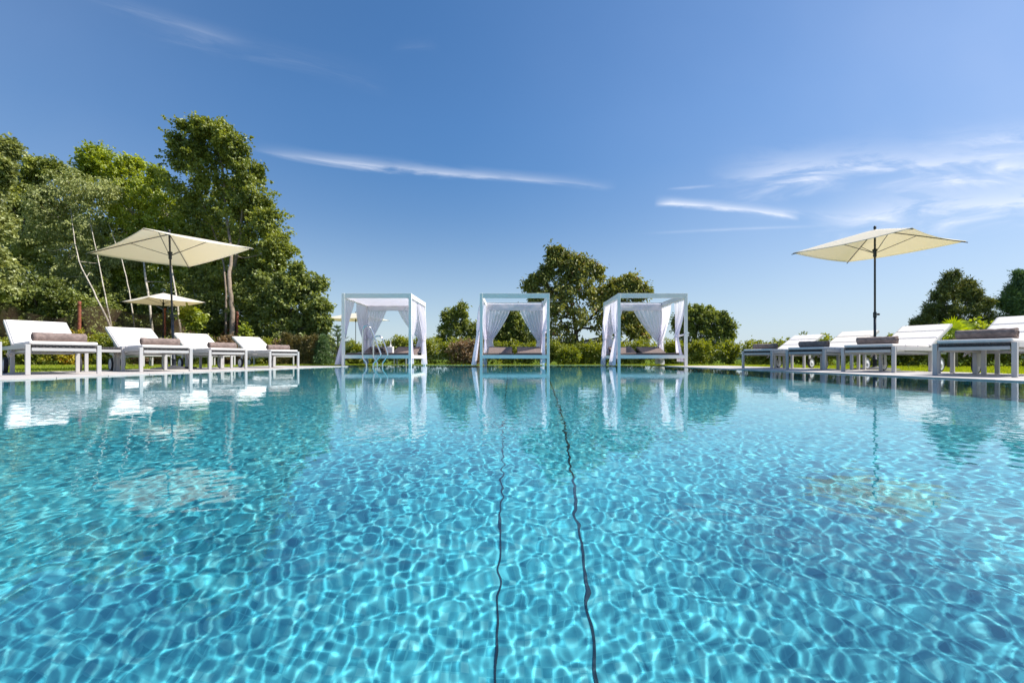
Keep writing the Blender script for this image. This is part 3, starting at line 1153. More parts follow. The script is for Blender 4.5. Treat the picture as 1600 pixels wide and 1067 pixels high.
# tall maple with the pale trunk
tree('maple_tree', 'tallest tree of the left wood, with a bare pale trunk rising behind the third lounger', 'tree', G0(362, 20), [
    (300, 216, 25, 20), (338, 208, 20, 20), (318, 200, 15, 20), (352, 222, 20, 20), (290, 246, 24, 20), (372, 238, 23, 20), (332, 258, 34, 20.4), (388, 270, 22, 20), (300, 290, 34, 20.5), (352, 300, 30, 20.6), (395, 305, 26, 20),
    (305, 340, 36, 20.6), (385, 345, 34, 20.3), (420, 350, 22, 20), (346, 372, 34, 21), (405, 385, 36, 20.4), (436, 388, 22, 20), (370, 415, 32, 21), (300, 385, 30, 21), (430, 425, 30, 20.5), (325, 425, 28, 21.4)],
    'maple', 'bark', [([G0(362, 18.2), P(363, 500, 18.3), P(359, 440, 18.5), P(361, 395, 19.2), P(352, 320, 20.2), P(345, 250, 20.2), P(325, 215, 20.2)], .115, .02),
                      ([P(360, 440, 20), P(372, 390, 19.9), P(378, 330, 20), P(380, 270, 20)], .09, .015),
                      ([G0(352, 18.8), P(353, 500, 18.8), P(352, 430, 19.2), P(340, 380, 20.4), P(310, 300, 20.4)], .055, .02)], 1, GW, L_=.12, W_=.85, nsub=13, nspr=24, nl=8, sub=.28)
tree('beech_tree', 'broad low-hanging tree at the right end of the left wood, before open sky', 'tree', G0(440, 19), [
    (430, 440, 26, 19.3), (470, 425, 14, 19), (450, 455, 32, 19), (485, 448, 20, 19), (470, 485, 32, 18.8), (495, 480, 18, 18.6), (425, 480, 34, 19.2), (395, 465, 28, 19.6), (500, 508, 14, 18.5), (460, 520, 30, 18.8),
    (420, 520, 30, 19.2), (380, 505, 28, 19.8), (488, 532, 20, 18.7), (440, 545, 22, 18.9), (400, 545, 24, 19.2), (508, 540, 10, 18.5), (395, 430, 22, 20)],
    'dark', 'darkbark', [([G0(440, 19), P(445, 530, 19), P(440, 480, 19.2), P(450, 440, 19.1)], .13, .03), ([P(441, 500, 19.1), P(470, 470, 19), P(492, 450, 18.9)], .05, .012)], 2, GW, L_=.13, W_=.7, nsub=12, nspr=22, nl=9, sub=.27, rs=.95)
tree('birch_tree', 'grey-green birch in the middle of the left wood, left of the large parasol top', 'tree', G0(170, 19.5), [
    (110, 300, 34, 20), (150, 292, 34, 20), (90, 340, 38, 20), (140, 350, 44, 20), (105, 395, 42, 20), (160, 405, 40, 19.8), (60, 380, 34, 20), (80, 435, 36, 19.8), (135, 440, 34, 19.6), (190, 395, 26, 19.8), (70, 310, 22, 20)],
    'birch', 'birch', [([G0(200, 17.2), P(168, 500, 17.2), P(146, 455, 17.4), P(120, 395, 18.3), P(110, 320, 19.9)], .045, .012), ([G0(186, 17.3), P(172, 500, 17.3), P(158, 430, 17.6), P(140, 340, 19.9)], .035, .012),
                       ([G0(216, 17.4), P(206, 480, 17.4), P(194, 420, 18), P(170, 350, 19.8)], .032, .010)], 3, GW, L_=.10, W_=.7, nsub=11, nspr=24, nl=9, droop=.9, rs=.93)
tree('alder_tree', 'fresh green tree of the left wood, top reaching above the large left parasol', 'tree', G0(235, 20.5), [
    (150, 250, 20, 21.5), (165, 262, 26, 21.5), (205, 262, 16, 21.5), (190, 285, 30, 21.5), (225, 290, 22, 21.4), (240, 310, 30, 21.2), (205, 330, 36, 21.2), (262, 335, 28, 21), (235, 365, 38, 21), (275, 370, 28, 21), (215, 400, 34, 20.8), (262, 405, 34, 20.8),
    (240, 440, 34, 20.6), (285, 440, 28, 20.6), (200, 440, 30, 20.6), (135, 265, 14, 21.5), (245, 275, 10, 21.4)],
    'bright', 'birch', [([G0(243, 18.6), P(236, 500, 18.6), P(229, 440, 19), P(215, 360, 21), P(185, 280, 21.4)], .06, .02), ([G0(284, 18.4), P(280, 500, 18.4), P(272, 440, 18.8), P(255, 340, 21)], .05, .02)], 4, GW, L_=.115, W_=.75, nsub=12, nspr=22, nl=9, sub=.27, rs=.95)
tree('hornbeam_tree', 'dark tree filling the upper left of the wood beneath the sky', 'tree', G0(40, 20), [
    (60, 262, 20, 22), (45, 285, 22, 22), (85, 262, 14, 22), (100, 275, 22, 22), (20, 310, 36, 21.5), (60, 325, 34, 21.5), (20, 360, 40, 21), (-20, 330, 40, 21), (30, 410, 44, 20.8), (-15, 400, 44, 20.6), (60, 460, 40, 20.4), (10, 460, 44, 20.2), (-40, 460, 50, 20)],
    'maple', 'darkbark', [([G0(40, 20), P(40, 480, 20), P(32, 400, 20.5), P(45, 300, 21.6)], .14, .03), ([P(36, 440, 20.3), P(26, 350, 21), P(20, 310, 21.3)], .06, .02)], 5, GW, L_=.12, W_=.75, nsub=12, nspr=22, nl=9, sub=.27, rs=.95)
tree('lime_tree', 'pale-leaved tree cut off by the left picture edge, closest of the wood', 'tree', G0(-60, 14), [
    (-6, 236, 14, 15), (8, 232, 9, 15), (4, 262, 14, 15), (-14, 285, 16, 15), (-34, 320, 30, 15), (-8, 345, 26, 15), (-35, 370, 40, 14.6), (-10, 405, 24, 14.6), (-50, 430, 44, 14.4), (-12, 450, 22, 14.4)],
    'birch', 'birch', [([G0(-60, 14), P(-55, 450, 14.2), P(-35, 350, 14.8), P(-12, 240, 15)], .13, .02)], 6, GW, L_=.12, W_=.9, nsub=12, nspr=22, nl=9, sub=.27, rs=.95)
tree('elder_tree', 'dark thicket tree at the far left behind the drooping net fence', 'tree', G0(60, 18), [
    (20, 440, 34, 18), (55, 470, 34, 18), (10, 490, 34, 18), (90, 470, 30, 18), (100, 500, 30, 18), (50, 510, 30, 18), (140, 480, 30, 18.2), (-20, 480, 36, 18), (20, 530, 26, 17.8), (140, 515, 28, 18.2), (90, 535, 22, 18)],
    'dark', 'darkbark', [([G0(60, 18), P(62, 500, 18), P(50, 450, 18)], .08, .03)], 7, GW, L_=.12, W_=.75, nsub=12, nspr=22, nl=9, sub=.27, rs=.95)
tree('hazel_tree', 'dark bushy tree behind the smaller left parasol', 'tree', G0(250, 19.2), [
    (190, 470, 30, 19.6), (225, 480, 32, 19.6), (265, 475, 32, 19.6), (305, 465, 32, 19.8), (330, 480, 28, 19.9), (180, 510, 28, 19.4), (215, 520, 30, 19.4), (255, 515, 30, 19.4), (295, 510, 32, 19.6), (330, 520, 28, 19.8), (300, 545, 22, 19.4), (350, 545, 20, 19.4), (230, 545, 22, 19.4), (190, 545, 22, 19.4), (335, 440, 24, 20.3), (160, 460, 24, 19.8)],
    'dark', 'birch', [([G0(250, 19.2), P(262, 500, 19.3), P(275, 450, 19.5)], .10, .03), ([G0(300, 19.4), P(308, 500, 19.5), P(318, 460, 19.6)], .05, .02)], 8, GW, L_=.125, W_=.75, nsub=12, nspr=22, nl=9, sub=.27, rs=.95)
# back row that closes the wood
tree('oak_tree', 'shadowy tree deep in the left wood, seen through gaps between the front crowns', 'tree', G0(190, 27), [
    (40, 350, 50, 27), (110, 360, 55, 27), (180, 350, 55, 27), (250, 370, 52, 27), (320, 350, 48, 27), (390, 400, 44, 27), (60, 430, 60, 27), (150, 440, 60, 27), (240, 450, 60, 27), (330, 440, 55, 27), (410, 460, 40, 27),
    (20, 510, 55, 27), (110, 510, 55, 27), (200, 515, 55, 27), (290, 515, 55, 27), (380, 515, 50, 27), (450, 520, 34, 27)],
    'dark', 'darkbark', [([G0(190, 27), P(190, 500, 27), P(190, 420, 27), P(200, 340, 27)], .25, .05)], 9, GW, L_=.2, W_=.8, nsub=14, nspr=26, nl=8, sub=.42)

# bright young bush in front of the wood, right of the second parasol
tree('young_maple', 'light green sapling between the two left parasol poles and the rusty posts', 'tree', G0(300, 17.5), [
    (302, 488, 6, 17.5), (293, 498, 6, 17.5), (312, 500, 5, 17.5), (302, 510, 6, 17.5), (384, 518, 4, 17.2), (379, 530, 4, 17.2)],
    'bright', 'bark', [([G0(302, 17.5), P(300, 540, 17.5), P(302, 490, 17.5)], .02, .008), ([G0(375, 17.2), P(378, 540, 17.2), P(380, 520, 17.2)], .02, .008)], 10, None, L_=.12, W_=.8, nsub=6, nspr=4, nl=6)

# cherry tree behind the daybeds
tree('cherry_tree', 'big spreading cherry tree with rusty tinged leaves behind the middle and right daybeds', 'tree', G0(900, 20), [
    (862, 396, 4, 20), (872, 392, 5, 20), (880, 400, 7, 20), (868, 410, 8, 20), (857, 425, 8, 20), (845, 432, 8, 20), (834, 438, 6, 20), (828, 446, 4, 20), (888, 420, 13, 20), (898, 406, 5, 20), (910, 409, 5, 20), (922, 413, 5, 20), (932, 420, 4, 20), (912, 432, 17, 20),
    (885, 445, 24, 20), (862, 462, 20, 20), (845, 458, 10, 20), (905, 468, 32, 20), (935, 452, 20, 20.2), (955, 462, 17, 20.2), (962, 445, 7, 20.2), (972, 440, 6, 20.2), (983, 436, 5, 20.2), (992, 443, 5, 20.2), (1003, 449, 5, 20.2), (1009, 457, 3, 20.2), (978, 452, 9, 20.2), (992, 460, 6, 20.2),
    (945, 485, 26, 20.1), (970, 478, 14, 20.2), (875, 500, 30, 20), (915, 510, 34, 20), (850, 488, 14, 20), (965, 505, 16, 20), (982, 492, 8, 20), (991, 503, 5, 20), (999, 513, 5, 20), (1005, 523, 4, 20), (988, 520, 6, 20), (870, 538, 26, 19.8), (905, 548, 24, 19.8), (945, 542, 22, 19.9), (848, 512, 14, 20), (835, 470, 5, 20), (832, 500, 6, 20)],
    'cherry', 'darkbark', [([G0(900, 20), P(902, 530, 20), P(895, 490, 20), P(888, 440, 20), P(880, 405, 20)], .13, .015), ([P(900, 520, 20), P(940, 480, 20.1), P(975, 450, 20.2), P(1003, 448, 20.2)], .07, .01), ([P(896, 490, 20), P(865, 455, 20), P(838, 440, 20)], .06, .01)],
    11, None, L_=.17, W_=.45, nsub=8, nspr=9, nl=8, droop=.75, sprl=.32, sub=.28, shell=.9, rs=.92, ntw=16)
tree('plum_tree', 'small loose tree over the hedge between the left and middle daybeds', 'tree', G0(712, 24), [
    (707, 489, 6, 24), (722, 480, 5, 24), (723, 492, 6, 24), (694, 496, 6, 24), (705, 503, 11, 24), (722, 506, 11, 24), (696, 516, 9, 24), (712, 520, 13, 24), (730, 520, 10, 24), (745, 512, 9, 24), (743, 530, 10, 24), (704, 535, 11, 24), (725, 536, 11, 24), (688, 530, 5, 24), (755, 524, 9, 24)],
    'maple', 'darkbark', [([G0(712, 24), P(713, 530, 24), P(708, 490, 24)], .06, .01), ([P(713, 530, 24), P(722, 500, 24), P(722, 478, 24)], .03, .01)], 12, None, L_=.15, W_=.45, nsub=7, nspr=8, nl=7, droop=.3, rs=.8, ntw=14)
tree('apple_tree', 'round bushy tree framed by the curtains of the middle daybed', 'tree', G0(800, 22), [
    (800, 490, 10, 22), (790, 502, 12, 22), (806, 508, 13, 22), (780, 515, 12, 22), (795, 522, 16, 22), (815, 520, 14, 22), (775, 532, 14, 22), (800, 540, 16, 22), (822, 535, 14, 22), (838, 530, 12, 22), (785, 548, 12, 22), (835, 548, 12, 22), (765, 545, 10, 22)],
    'dark', 'darkbark', [([G0(800, 22), P(800, 530, 22), P(798, 495, 22)], .07, .015)], 13, None, L_=.14, W_=.7, nsub=8, nspr=12, nl=8, rs=.9)
tree('hawthorn_tree', 'round green tree just right of the right daybed', 'tree', G0(1095, 20), [
    (1082, 487, 10, 20), (1095, 492, 12, 20), (1110, 490, 9, 20), (1068, 498, 12, 20), (1088, 508, 16, 20), (1112, 508, 14, 20), (1130, 500, 8, 20), (1138, 512, 8, 20), (1125, 520, 14, 20), (1140, 526, 6, 20), (1098, 528, 18, 20), (1070, 522, 14, 20), (1120, 540, 14, 20), (1095, 548, 16, 20), (1075, 544, 14, 20), (1060, 510, 10, 20)],
    'dark', 'darkbark', [([G0(1095, 20), P(1096, 535, 20), P(1092, 495, 20)], .08, .015)], 14, None, L_=.12, W_=.6, nsub=8, nspr=9, nl=9, sub=.30, droop=-.15, rs=.85, ntw=18)
# evergreens on the right
tree('cypress_tree', 'broad dark evergreen with golden tips behind the palm', 'tree', G0(1490, 15), [
    (1487, 432, 7, 15), (1480, 446, 10, 15), (1510, 446, 9, 15), (1495, 458, 14, 15), (1468, 462, 10, 15), (1522, 458, 8, 15), (1515, 470, 14, 15), (1480, 478, 16, 15), (1455, 480, 9, 15), (1538, 476, 8, 15), (1500, 492, 20, 15), (1465, 495, 12, 15), (1535, 495, 14, 15), (1446, 500, 7, 15), (1434, 505, 5, 15), (1548, 505, 12, 15), (1480, 515, 18, 15), (1515, 515, 18, 15), (1455, 516, 12, 15), (1500, 535, 20, 15), (1535, 530, 14, 15)],
    'conifer', 'darkbark', [([G0(1490, 15), P(1492, 520, 15), P(1488, 435, 15)], .10, .01)], 15, 'dark evergreens behind the right loungers', L_=.095, W_=.32, nsub=10, nspr=13, nl=12, droop=.0, sprl=.18, sub=.26, flat=.55, rs=.88, ntw=18)
tree('spruce_tree', 'evergreen cut off by the right picture edge', 'tree', G0(1605, 15), [
    (1592, 432, 6, 15), (1586, 448, 8, 15), (1602, 450, 12, 15), (1580, 462, 8, 15), (1598, 470, 16, 15), (1572, 475, 9, 15), (1580, 490, 14, 15), (1605, 495, 20, 15), (1565, 502, 10, 15), (1585, 515, 16, 15), (1562, 525, 12, 15), (1610, 525, 20, 15), (1625, 460, 18, 15), (1635, 495, 20, 15)],
    'spruce', 'darkbark', [([G0(1605, 15), P(1604, 500, 15), P(1594, 432, 15)], .10, .01)], 16, 'dark evergreens behind the right loungers', L_=.10, W_=.28, nsub=10, nspr=12, nl=12, droop=.0, sprl=.20, sub=.26, flat=.45, rs=.88, ntw=18)
tree('laurel_bush', 'bright leafy bush below the evergreens, right of the palm', 'bush', G0(1535, 12), [
    (1528, 515, 8, 12), (1540, 520, 8, 12), (1522, 530, 10, 12), (1545, 535, 9, 12), (1532, 545, 12, 12)],
    'bright', 'darkbark', [([G0(1535, 12), P(1535, 535, 12)], .03, .01)], 17, None, L_=.10, W_=.8, nsub=8, nspr=10, nl=8)


# ------------------------------------------------------------------ hedges and shrubs
def hedge(name, label, cat, pts, leaf, seed, L_=.075, dens=1.0, group=None, top=.74, thick=.38, W_=.65):
    """pts: (x, y, height) stations along the hedge"""
    rng_ = np.random.default_rng(seed)
    blobs = []
    base = Vector((pts[0][0], pts[0][1], -.02))
    for (a, b_) in zip(pts[:-1], pts[1:]):
        ln = math.hypot(b_[0] - a[0], b_[1] - a[1])
        n = max(2, int(ln / .42))
        for k in range(n):
            t_ = (k + rng_.uniform(0, 1)) / n
            h = a[2] + (b_[2] - a[2]) * t_
            x = a[0] + (b_[0] - a[0]) * t_
            y = a[1] + (b_[1] - a[1]) * t_ + rng_.normal(0, .05)
            hh = h * rng_.uniform(.86, 1.06)
            rr = min(.34, h * .36)
            z = rr * .8
            while z < hh - rr * .5:
                blobs.append(((x - base.x + rng_.normal(0, .06), y - base.y + rng_.normal(0, .08), z), rr * rng_.uniform(.85, 1.2)))
                z += rr * 1.15
            blobs.append(((x - base.x, y - base.y, hh - rr * .75), rr * rng_.uniform(.7, 1.05)))
    V, Fc, T_, subs = crown_np(rng_, blobs, L_, W_, 7, int(10 * dens), 8, .0, .48, .16)
    o = np_mesh(name, V, Fc, LM[leaf], False, T_)
    o.location = base
    return tag(o, label, cat, group)


hedge('hedge', 'low yellow-green hedge running behind the right loungers', 'hedge', [(5.2, 17.6, .85), (8.3, 16.6, .80), (9.2, 15.0, .78), (10.5, 13.2, .80), (13.5, 11.2, .85), (17, 9.5, .9)], 'hedge', 41)
hedge('hedge', 'leafy hedge seen under and between the middle and right daybeds', 'hedge', [(-1.0, 18.6, .80), (1.6, 18.4, .85), (4.2, 18.0, .85), (5.6, 17.9, .9)], 'hedge', 42)
hedge('hedge', 'ragged green hedge behind the left daybed and the small loose tree', 'hedge', [(-5.8, 18.9, 1.0), (-4.4, 18.6, 1.25), (-3.4, 18.4, 1.1), (-2.0, 18.4, .95), (-1.2, 18.4, .85)], 'hedge', 43)
hedge('purple_shrub', 'round brownish purple shrub left of the middle daybed', 'shrub', [(-2.15, 17.6, .78), (-1.75, 17.5, .86), (-1.3, 17.5, .80)], 'russet', 44)
hedge('pale_shrub', 'yellowish shrub in front of the cherry tree, right of the middle daybed', 'shrub', [(1.75, 17.3, .55), (2.35, 17.3, .62)], 'hedge', 45)
# shrubs in front of the wood on the left
sh = [((-19.0, 14.8), (-17.9, 15.3), 1.75, 'gold', 'golden shrub at the left picture edge above the first lounger'),
      ((-16.6, 14.2), (-15.2, 14.8), .95, 'hedge', 'green shrub seen under the first left lounger'),
      ((-14.9, 15.0), (-14.5, 15.3), 1.2, 'gold', 'orange and gold shrub right of the first rusty fence post'),
      ((-14.3, 15.3), (-13.4, 15.8), 1.15, 'hedge', 'yellow-green shrub behind the raised back of the second lounger'),
      ((-13.2, 15.9), (-12.4, 16.4), .95, 'russet', 'brown-leaved shrub behind the second left lounger'),
      ((-12.2, 16.3), (-11.2, 16.8), 1.0, 'hedge', 'green shrub right of the large left parasol pole'),
      ((-11.0, 16.9), (-10.2, 17.2), 1.05, 'russet', 'russet shrub at the foot of the leaning rusty rail'),
      ((-10.0, 17.2), (-9.2, 17.5), 1.0, 'hedge', 'green shrub behind the third and fourth left loungers'),
      ((-9.1, 17.6), (-8.6, 17.7), .85, 'russet', 'low brownish shrub behind the farthest left lounger'),
      ((-6.9, 17.9), (-5.9, 18.2), .8, 'hedge', 'low green shrub just left of the left daybed')]
for i, (a, b_, h, lf, lab) in enumerate(sh):
    hedge('shrub', lab, 'shrub', [(a[0], a[1], h * .9), ((a[0] + b_[0]) / 2, (a[1] + b_[1]) / 2, h), (b_[0], b_[1], h * .9)], lf, 60 + i, group='shrubs before the wood')


def cone_bush(name, label, u, Y, h, r_, leaf, seed, group, L_=.07, W_=.35):
    rng_ = np.random.default_rng(seed)
    base = G0(u, Y)
    blobs = []
    n = 9
    for k in range(n):
        t_ = k / (n - 1)
        rr = r_ * (1 - t_) ** .7 * (.55 if t_ > 0 else .6) + .04
        m_ = 4 if t_ < .6 else 2
        for q in range(m_):
            a = rng_.uniform(0, 6.28)
            d_ = r_ * (1 - t_) * .45
            blobs.append(((d_ * math.cos(a), d_ * math.sin(a), .08 + t_ * (h - .1)), rr))
    V, Fc, T_, subs = crown_np(rng_, blobs, L_, W_, 5, 8, 10, -.5, .55, .14)
    r = empty(name, base, 0, label, 'conifer', group)
    np_mesh('crown', V, Fc, LM[leaf], False, T_, r)
    MB().tube([(0, 0, 0), (.01, 0, h * .6), (0, 0, h * .95)], [.03, .02, .006], 6).build('trunk', MT['darkbark'], r)
    return r


GC = 'young conifers between the wood and the left daybed'
for i, (u, Y, h, r_, lf, lab) in enumerate((
        (448, 16.6, 1.10, .34, 'thuja', 'first of the small conifers from the wood, brownish'),
        (466, 16.8, .98, .32, 'thuja', 'second small conifer from the wood, above the fourth lounger foot'),
        (480, 16.6, .95, .30, 'thuja', 'third small conifer from the wood, brown-green'),
        (492, 16.5, 1.0, .28, 'thuja', 'fourth small conifer from the wood, rusty tinged'),
        (505, 16.4, 1.0, .26, 'spruce', 'fifth small conifer from the wood, greener than its neighbours'))):
    cone_bush('thuja', lab, u, Y, h, r_, lf, 80 + i, GC)
# open young spruce with whorled arms, left of the first daybed
rng_ = np.random.default_rng(91)
base = G0(527, 15.6)
r = empty('young_spruce', base, 0, 'young spruce with sparse upturned arms, touching the left daybed curtain', 'conifer')
tb = MB().tube([(0, 0, 0), (0.01, 0, .6), (0, 0, 1.32)], [.035, .025, .008], 6)
cc, oo = [], []
for zz, ln, n in ((.22, .60, 8), (.42, .55, 8), (.62, .46, 7), (.82, .36, 7), (1.0, .26, 6), (1.16, .20, 5), (1.30, .10, 4)):
    for k in range(n):
        a = 2 * PI * k / n + rng_.uniform(0, 1)
        d_ = Vector((math.cos(a), math.sin(a), .38))
        path = [Vector((0, 0, zz)) + d_ * ln * q + Vector((0, 0, .12 * q * q * ln)) for q in (0, .35, .7, 1)]
        tb.tube(path, [.010, .008, .006, .003], 4, False)
        for q in range(100):
            t_ = rng_.uniform(.05, 1)
            p_ = Vector((0, 0, zz)) + d_ * ln * t_ + Vector((0, 0, .12 * t_ * t_ * ln))
            cc.append(tuple(p_ + Vector(rng_.normal(0, .008, 3))))
            oo.append(tuple(d_ * .8))
for q in range(250):
    cc.append((0, 0, rng_.uniform(.2, 1.4)))
    oo.append((0, 0, .6))
V, Fc = leaves_np(rng_, np.array(cc), np.array(oo), .055, .22, -.2)
np_mesh('crown', V, Fc, LM['spruce'], False, np.clip(rng_.normal(.4, .2, len(Fc)), 0, 1), r)
tb.build('trunk', MT['darkbark'], r)

# fan palm
base = G0(1488, 10.8)
r = empty('fan_palm', base, 0, 'small fan palm with yellow-green fronds rising behind the second right lounger', 'palm')
rng_ = np.random.default_rng(95)
MB().tube([(0, 0, 0), (.02, 0, .35), (0, 0, .72)], [.10, .085, .07], 12).build('trunk', MT['bark'], r)
for k in range(15):
    a = 2 * PI * k / 15 * 2.4
    elv = R(rng_.uniform(8, 62) if k > 4 else rng_.uniform(35, 80))
    if k > 11:
        elv = R(rng_.uniform(-25, 0))
    d_ = Vector((math.cos(a) * math.cos(elv), math.sin(a) * math.cos(elv), math.sin(elv)))
    hub = Vector((0, 0, .70)) + d_ * rng_.uniform(.16, .28)
    b = MB().tube([Vector((0, 0, .66)), hub], [.010, .007], 5)
    side = d_.cross(Vector((0, 0, 1)))
    side = side.normalized() if side.length > .1 else Vector((1, 0, 0))
    up = side.cross(d_).normalized()
    nl_ = 24
    for q in range(nl_):
        th = R(-105 + 210 * q / (nl_ - 1))
        dir_ = d_ * math.cos(th) + side * math.sin(th)
        ln = .33 * (1 - .25 * abs(th) / 1.9) * rng_.uniform(.9, 1.08)
        w_ = .015
        pr = dir_.cross(up).normalized()
        m1 = hub + dir_ * ln * .55 + up * .012
        tip = hub + dir_ * ln - up * .05 * rng_.uniform(.2, 1.5) - Vector((0, 0, .05 * rng_.uniform(0, 1)))
        b.add([hub, m1 + pr * w_, tip, m1 - pr * w_, m1 + up * .01], [(0, 1, 4), (1, 2, 4), (2, 3, 4), (3, 0, 4)])
    o = b.build('frond', LM['palm'], r)
    at_ = o.data.attributes.new('tint', 'FLOAT', 'FACE')
    at_.data.foreach_set('value', np.clip(rng_.normal(.5, .2, len(o.data.polygons)), 0, 1).astype(np.float32))

# small twig and mast on the skyline
r = empty('sapling', G0(1256, 15.0), 0, 'thin sapling tip standing above the farthest right lounger', 'sapling')
q0 = P(1255, 519, 15.0).z
rng_ = np.random.default_rng(97)
MB().tube([(0, 0, 0), (.02, 0, .6), (0, 0, q0)], [.012, .009, .003], 5).build('trunk', MT['darkbark'], r)
cc = np.array([(rng_.normal(0, .05), rng_.normal(0, .05), q0 - rng_.uniform(0, .22)) for _ in range(34)])
V, Fc = leaves_np(rng_, cc, np.tile([0, 0, .8], (34, 1)), .09, .4, -.4)
np_mesh('crown', V, Fc, LM['dark'], False, np.full(34, .5), r)
mp = P(1209.5, 529, 160)
r = empty('radio_mast', (mp.x, 160, -.1), 0, 'thin grey mast on the skyline, left of the sapling tip', 'mast')
b = MB().tube([(0, 0, 0), (0, 0, mp.z)], [.22, .14], 8)
b.build('pole', MT['mast'], r)
b = MB()
for k in range(4):
    b.box(-.7, .7, -.1, .1, mp.z - .5 - k * .75, mp.z - .3 - k * .75)
    b.box(-.1, .1, -.7, .7, mp.z - .5 - k * .75 + .21, mp.z - .3 - k * .75 + .2)
b.build('crossbar', MT['mast'], r)

# ------------------------------------------------------------------ netting fence with rusty posts
FP = [(124, 471, 15.4), (257, 482, 17.2), (340, 494, 20.0), (371, 487, 18.4)]
r = empty('net_fence', (P(124, 562, 15.4).x, 15.4, 0), 0, 'sagging brown net fence on rusty posts before the wood', 'fence')
base = Vector(r.location)
for i, (u, v_, Yd) in enumerate(FP):
    p = P(u, v_, Yd)
    b = MB()
    for q in range(14):                                       # ribbed steel tube
        z0 = -.05 + (p.z + .05) * q / 14
        z1 = -.05 + (p.z + .05) * (q + 1) / 14
        b.tube([Vector((p.x, Yd, z0)) - base, Vector((p.x, Yd, (z0 + z1) / 2)) - base, Vector((p.x, Yd, z1)) - base], [.052, .045, .052], 8, q in (0, 13))
    b.build('post', MT['rust'], r)
pa, pb = P(338, 527, 19.8), P(371, 508, 18.4)
MB().tube([pa - base, pb - base], .04, 7).build('fallen_rail', MT['rust'], r)
m = bpy.data.materials.new('brown_netting')
m.use_nodes = True
t = m.node_tree
bs_ = t.nodes['Principled BSDF']
bs_.inputs['Base Color'].default_value = (.085, .050, .028, 1)
bs_.inputs['Roughness'].default_value = .9
tcn = t.nodes.new('ShaderNodeTexCoord')
sp = t.nodes.new('ShaderNodeSeparateXYZ')
t.links.new(tcn.outputs['UV'], sp.inputs[0])
fr1 = mth(t.nodes, t.links, 'FRACT', mth(t.nodes, t.links, 'ADD', sp.outputs[0], sp.outputs[1]))
fr2 = mth(t.nodes, t.links, 'FRACT', mth(t.nodes, t.links, 'SUBTRACT', sp.outputs[0], sp.outputs[1]))
al = mth(t.nodes, t.links, 'MAXIMUM', mth(t.nodes, t.links, 'LESS_THAN', fr1, .26), mth(t.nodes, t.links, 'LESS_THAN', fr2, .26))
t.links.new(al, bs_.inputs['Alpha'])
NM = m


def net(top, seed):
    """top: (u, v, Y) along the sagging upper edge"""
    tp = smooth_path([P(*q) - base for q in top], 8)
    n = len(tp)
    nv_ = 10
    vs, uv = [], []
    acc = 0
    for i, p in enumerate(tp):
        acc += (tp[i] - tp[i - 1]).length if i else 0
        for j in range(nv_ + 1):
            t_ = j / nv_
            z = p.z * (1 - t_) - .02 * t_
            wv = .10 * math.sin(i * .5 + seed) * math.sin(t_ * 5)
            vs.append((p.x + wv * .4, p.y + wv + .15 * t_, z))
            uv.append((acc / .05, z / .05))
    fs = [(i * (nv_ + 1) + j, (i + 1) * (nv_ + 1) + j, (i + 1) * (nv_ + 1) + j + 1, i * (nv_ + 1) + j + 1) for i in range(n - 1) for j in range(nv_)]
    me = bpy.data.meshes.new('netting')
    me.from_pydata(vs, [], fs)
    ul = me.uv_layers.new(name='UVMap')
    for lp in me.loops:
        ul.data[lp.index].uv = uv[lp.vertex_index]
    me.polygons.foreach_set('use_smooth', [True] * len(fs))
    me.materials.append(NM)
    o = bpy.data.objects.new('netting', me)
    col.objects.link(o)
    o.parent = r


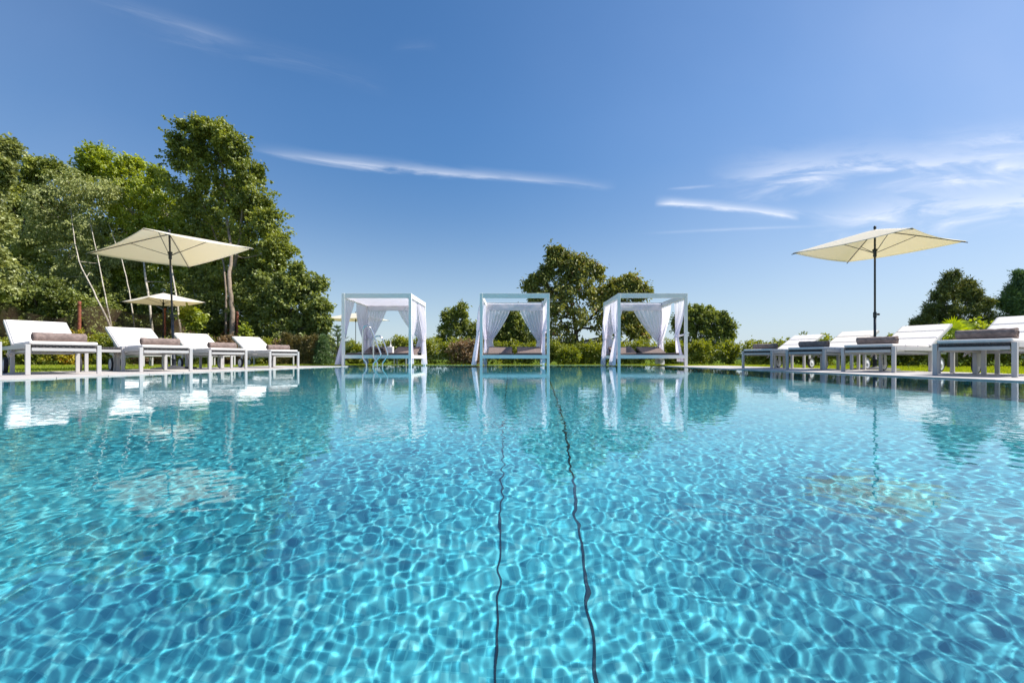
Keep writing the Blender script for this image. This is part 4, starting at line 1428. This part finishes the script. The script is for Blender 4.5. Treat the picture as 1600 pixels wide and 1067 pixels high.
net([(-60, 460, 14.4), (5, 472, 14.8), (35, 486, 15), (62, 492, 15.1), (95, 497, 15.3), (124, 484, 15.4)], 1)
net([(124, 484, 15.42), (150, 478, 15.8), (185, 484, 16.4), (225, 492, 16.9), (257, 488, 17.22)], 2)
net([(257, 488, 17.25), (290, 500, 18.4), (340, 500, 20.02), (341, 500, 20.0), (356, 500, 19.2), (371, 496, 18.42)], 3)

# ------------------------------------------------------------------ grass blades
rng_ = np.random.default_rng(120)


def grass_zone(x0, x1, y0, y1, n, h):
    x = rng_.uniform(x0, x1, n)
    y = rng_.uniform(y0, y1, n)
    return np.stack([x, y, np.full(n, ZG)], 1), h * rng_.uniform(.5, 1.2, n)


Z_ = [grass_zone(-12.5, XL - 2.36, 4.5, 9, 30000, .042), grass_zone(-15.5, XL - 2.36, 9, 17.5, 34000, .055), grass_zone(XL - 2.4, XL, 13.62, 18.3, 9000, .05),
      grass_zone(XL, XR, Y1 + .03, 18.3, 14000, .045), grass_zone(XR, 9, 13.62, 18, 12000, .05), grass_zone(XR + 2.02, 11, 3.5, 9, 30000, .042), grass_zone(XR + 2.02, 14, 9, 15, 26000, .05)]
c = np.concatenate([z[0] for z in Z_])
h = np.concatenate([z[1] for z in Z_])
n = len(c)
a = rng_.uniform(0, 6.28, n)
wv = np.stack([np.cos(a), np.sin(a), np.zeros(n)], 1) * (h * .11)[:, None]
ln = np.stack([rng_.normal(0, .3, n), rng_.normal(0, .3, n), np.ones(n)], 1) * h[:, None]
V = np.stack([c - wv, c + wv, c + ln], 1).reshape(-1, 3)
o = np_mesh('grass', V, np.arange(3 * n).reshape(n, 3), LM['grass'], False, np.clip(rng_.normal(.5, .2, n), 0, 1))
tag(o, 'short sunlit lawn grass around the pool deck', 'grass', kind='stuff')

# ------------------------------------------------------------------ far hills
b = MB()
vs = []
nh = 90
for i in range(nh + 1):
    x = -900 + 3200 * i / nh
    hgt = 9.5 + 2.0 * math.sin(i * .31) + 1.0 * math.sin(i * 1.13 + 1) + (2.5 if 22 < i < 60 else 0)
    vs += [(x, 640, -.5), (x, 680, hgt * .8), (x, 720, hgt), (x, 900, -.5)]
fs = []
for i in range(nh):
    for k in range(3):
        fs.append((i * 4 + k, (i + 1) * 4 + k, (i + 1) * 4 + k + 1, i * 4 + k + 1))
b.add(vs, fs, True)
structure(b.build('hills', MT['hill']))
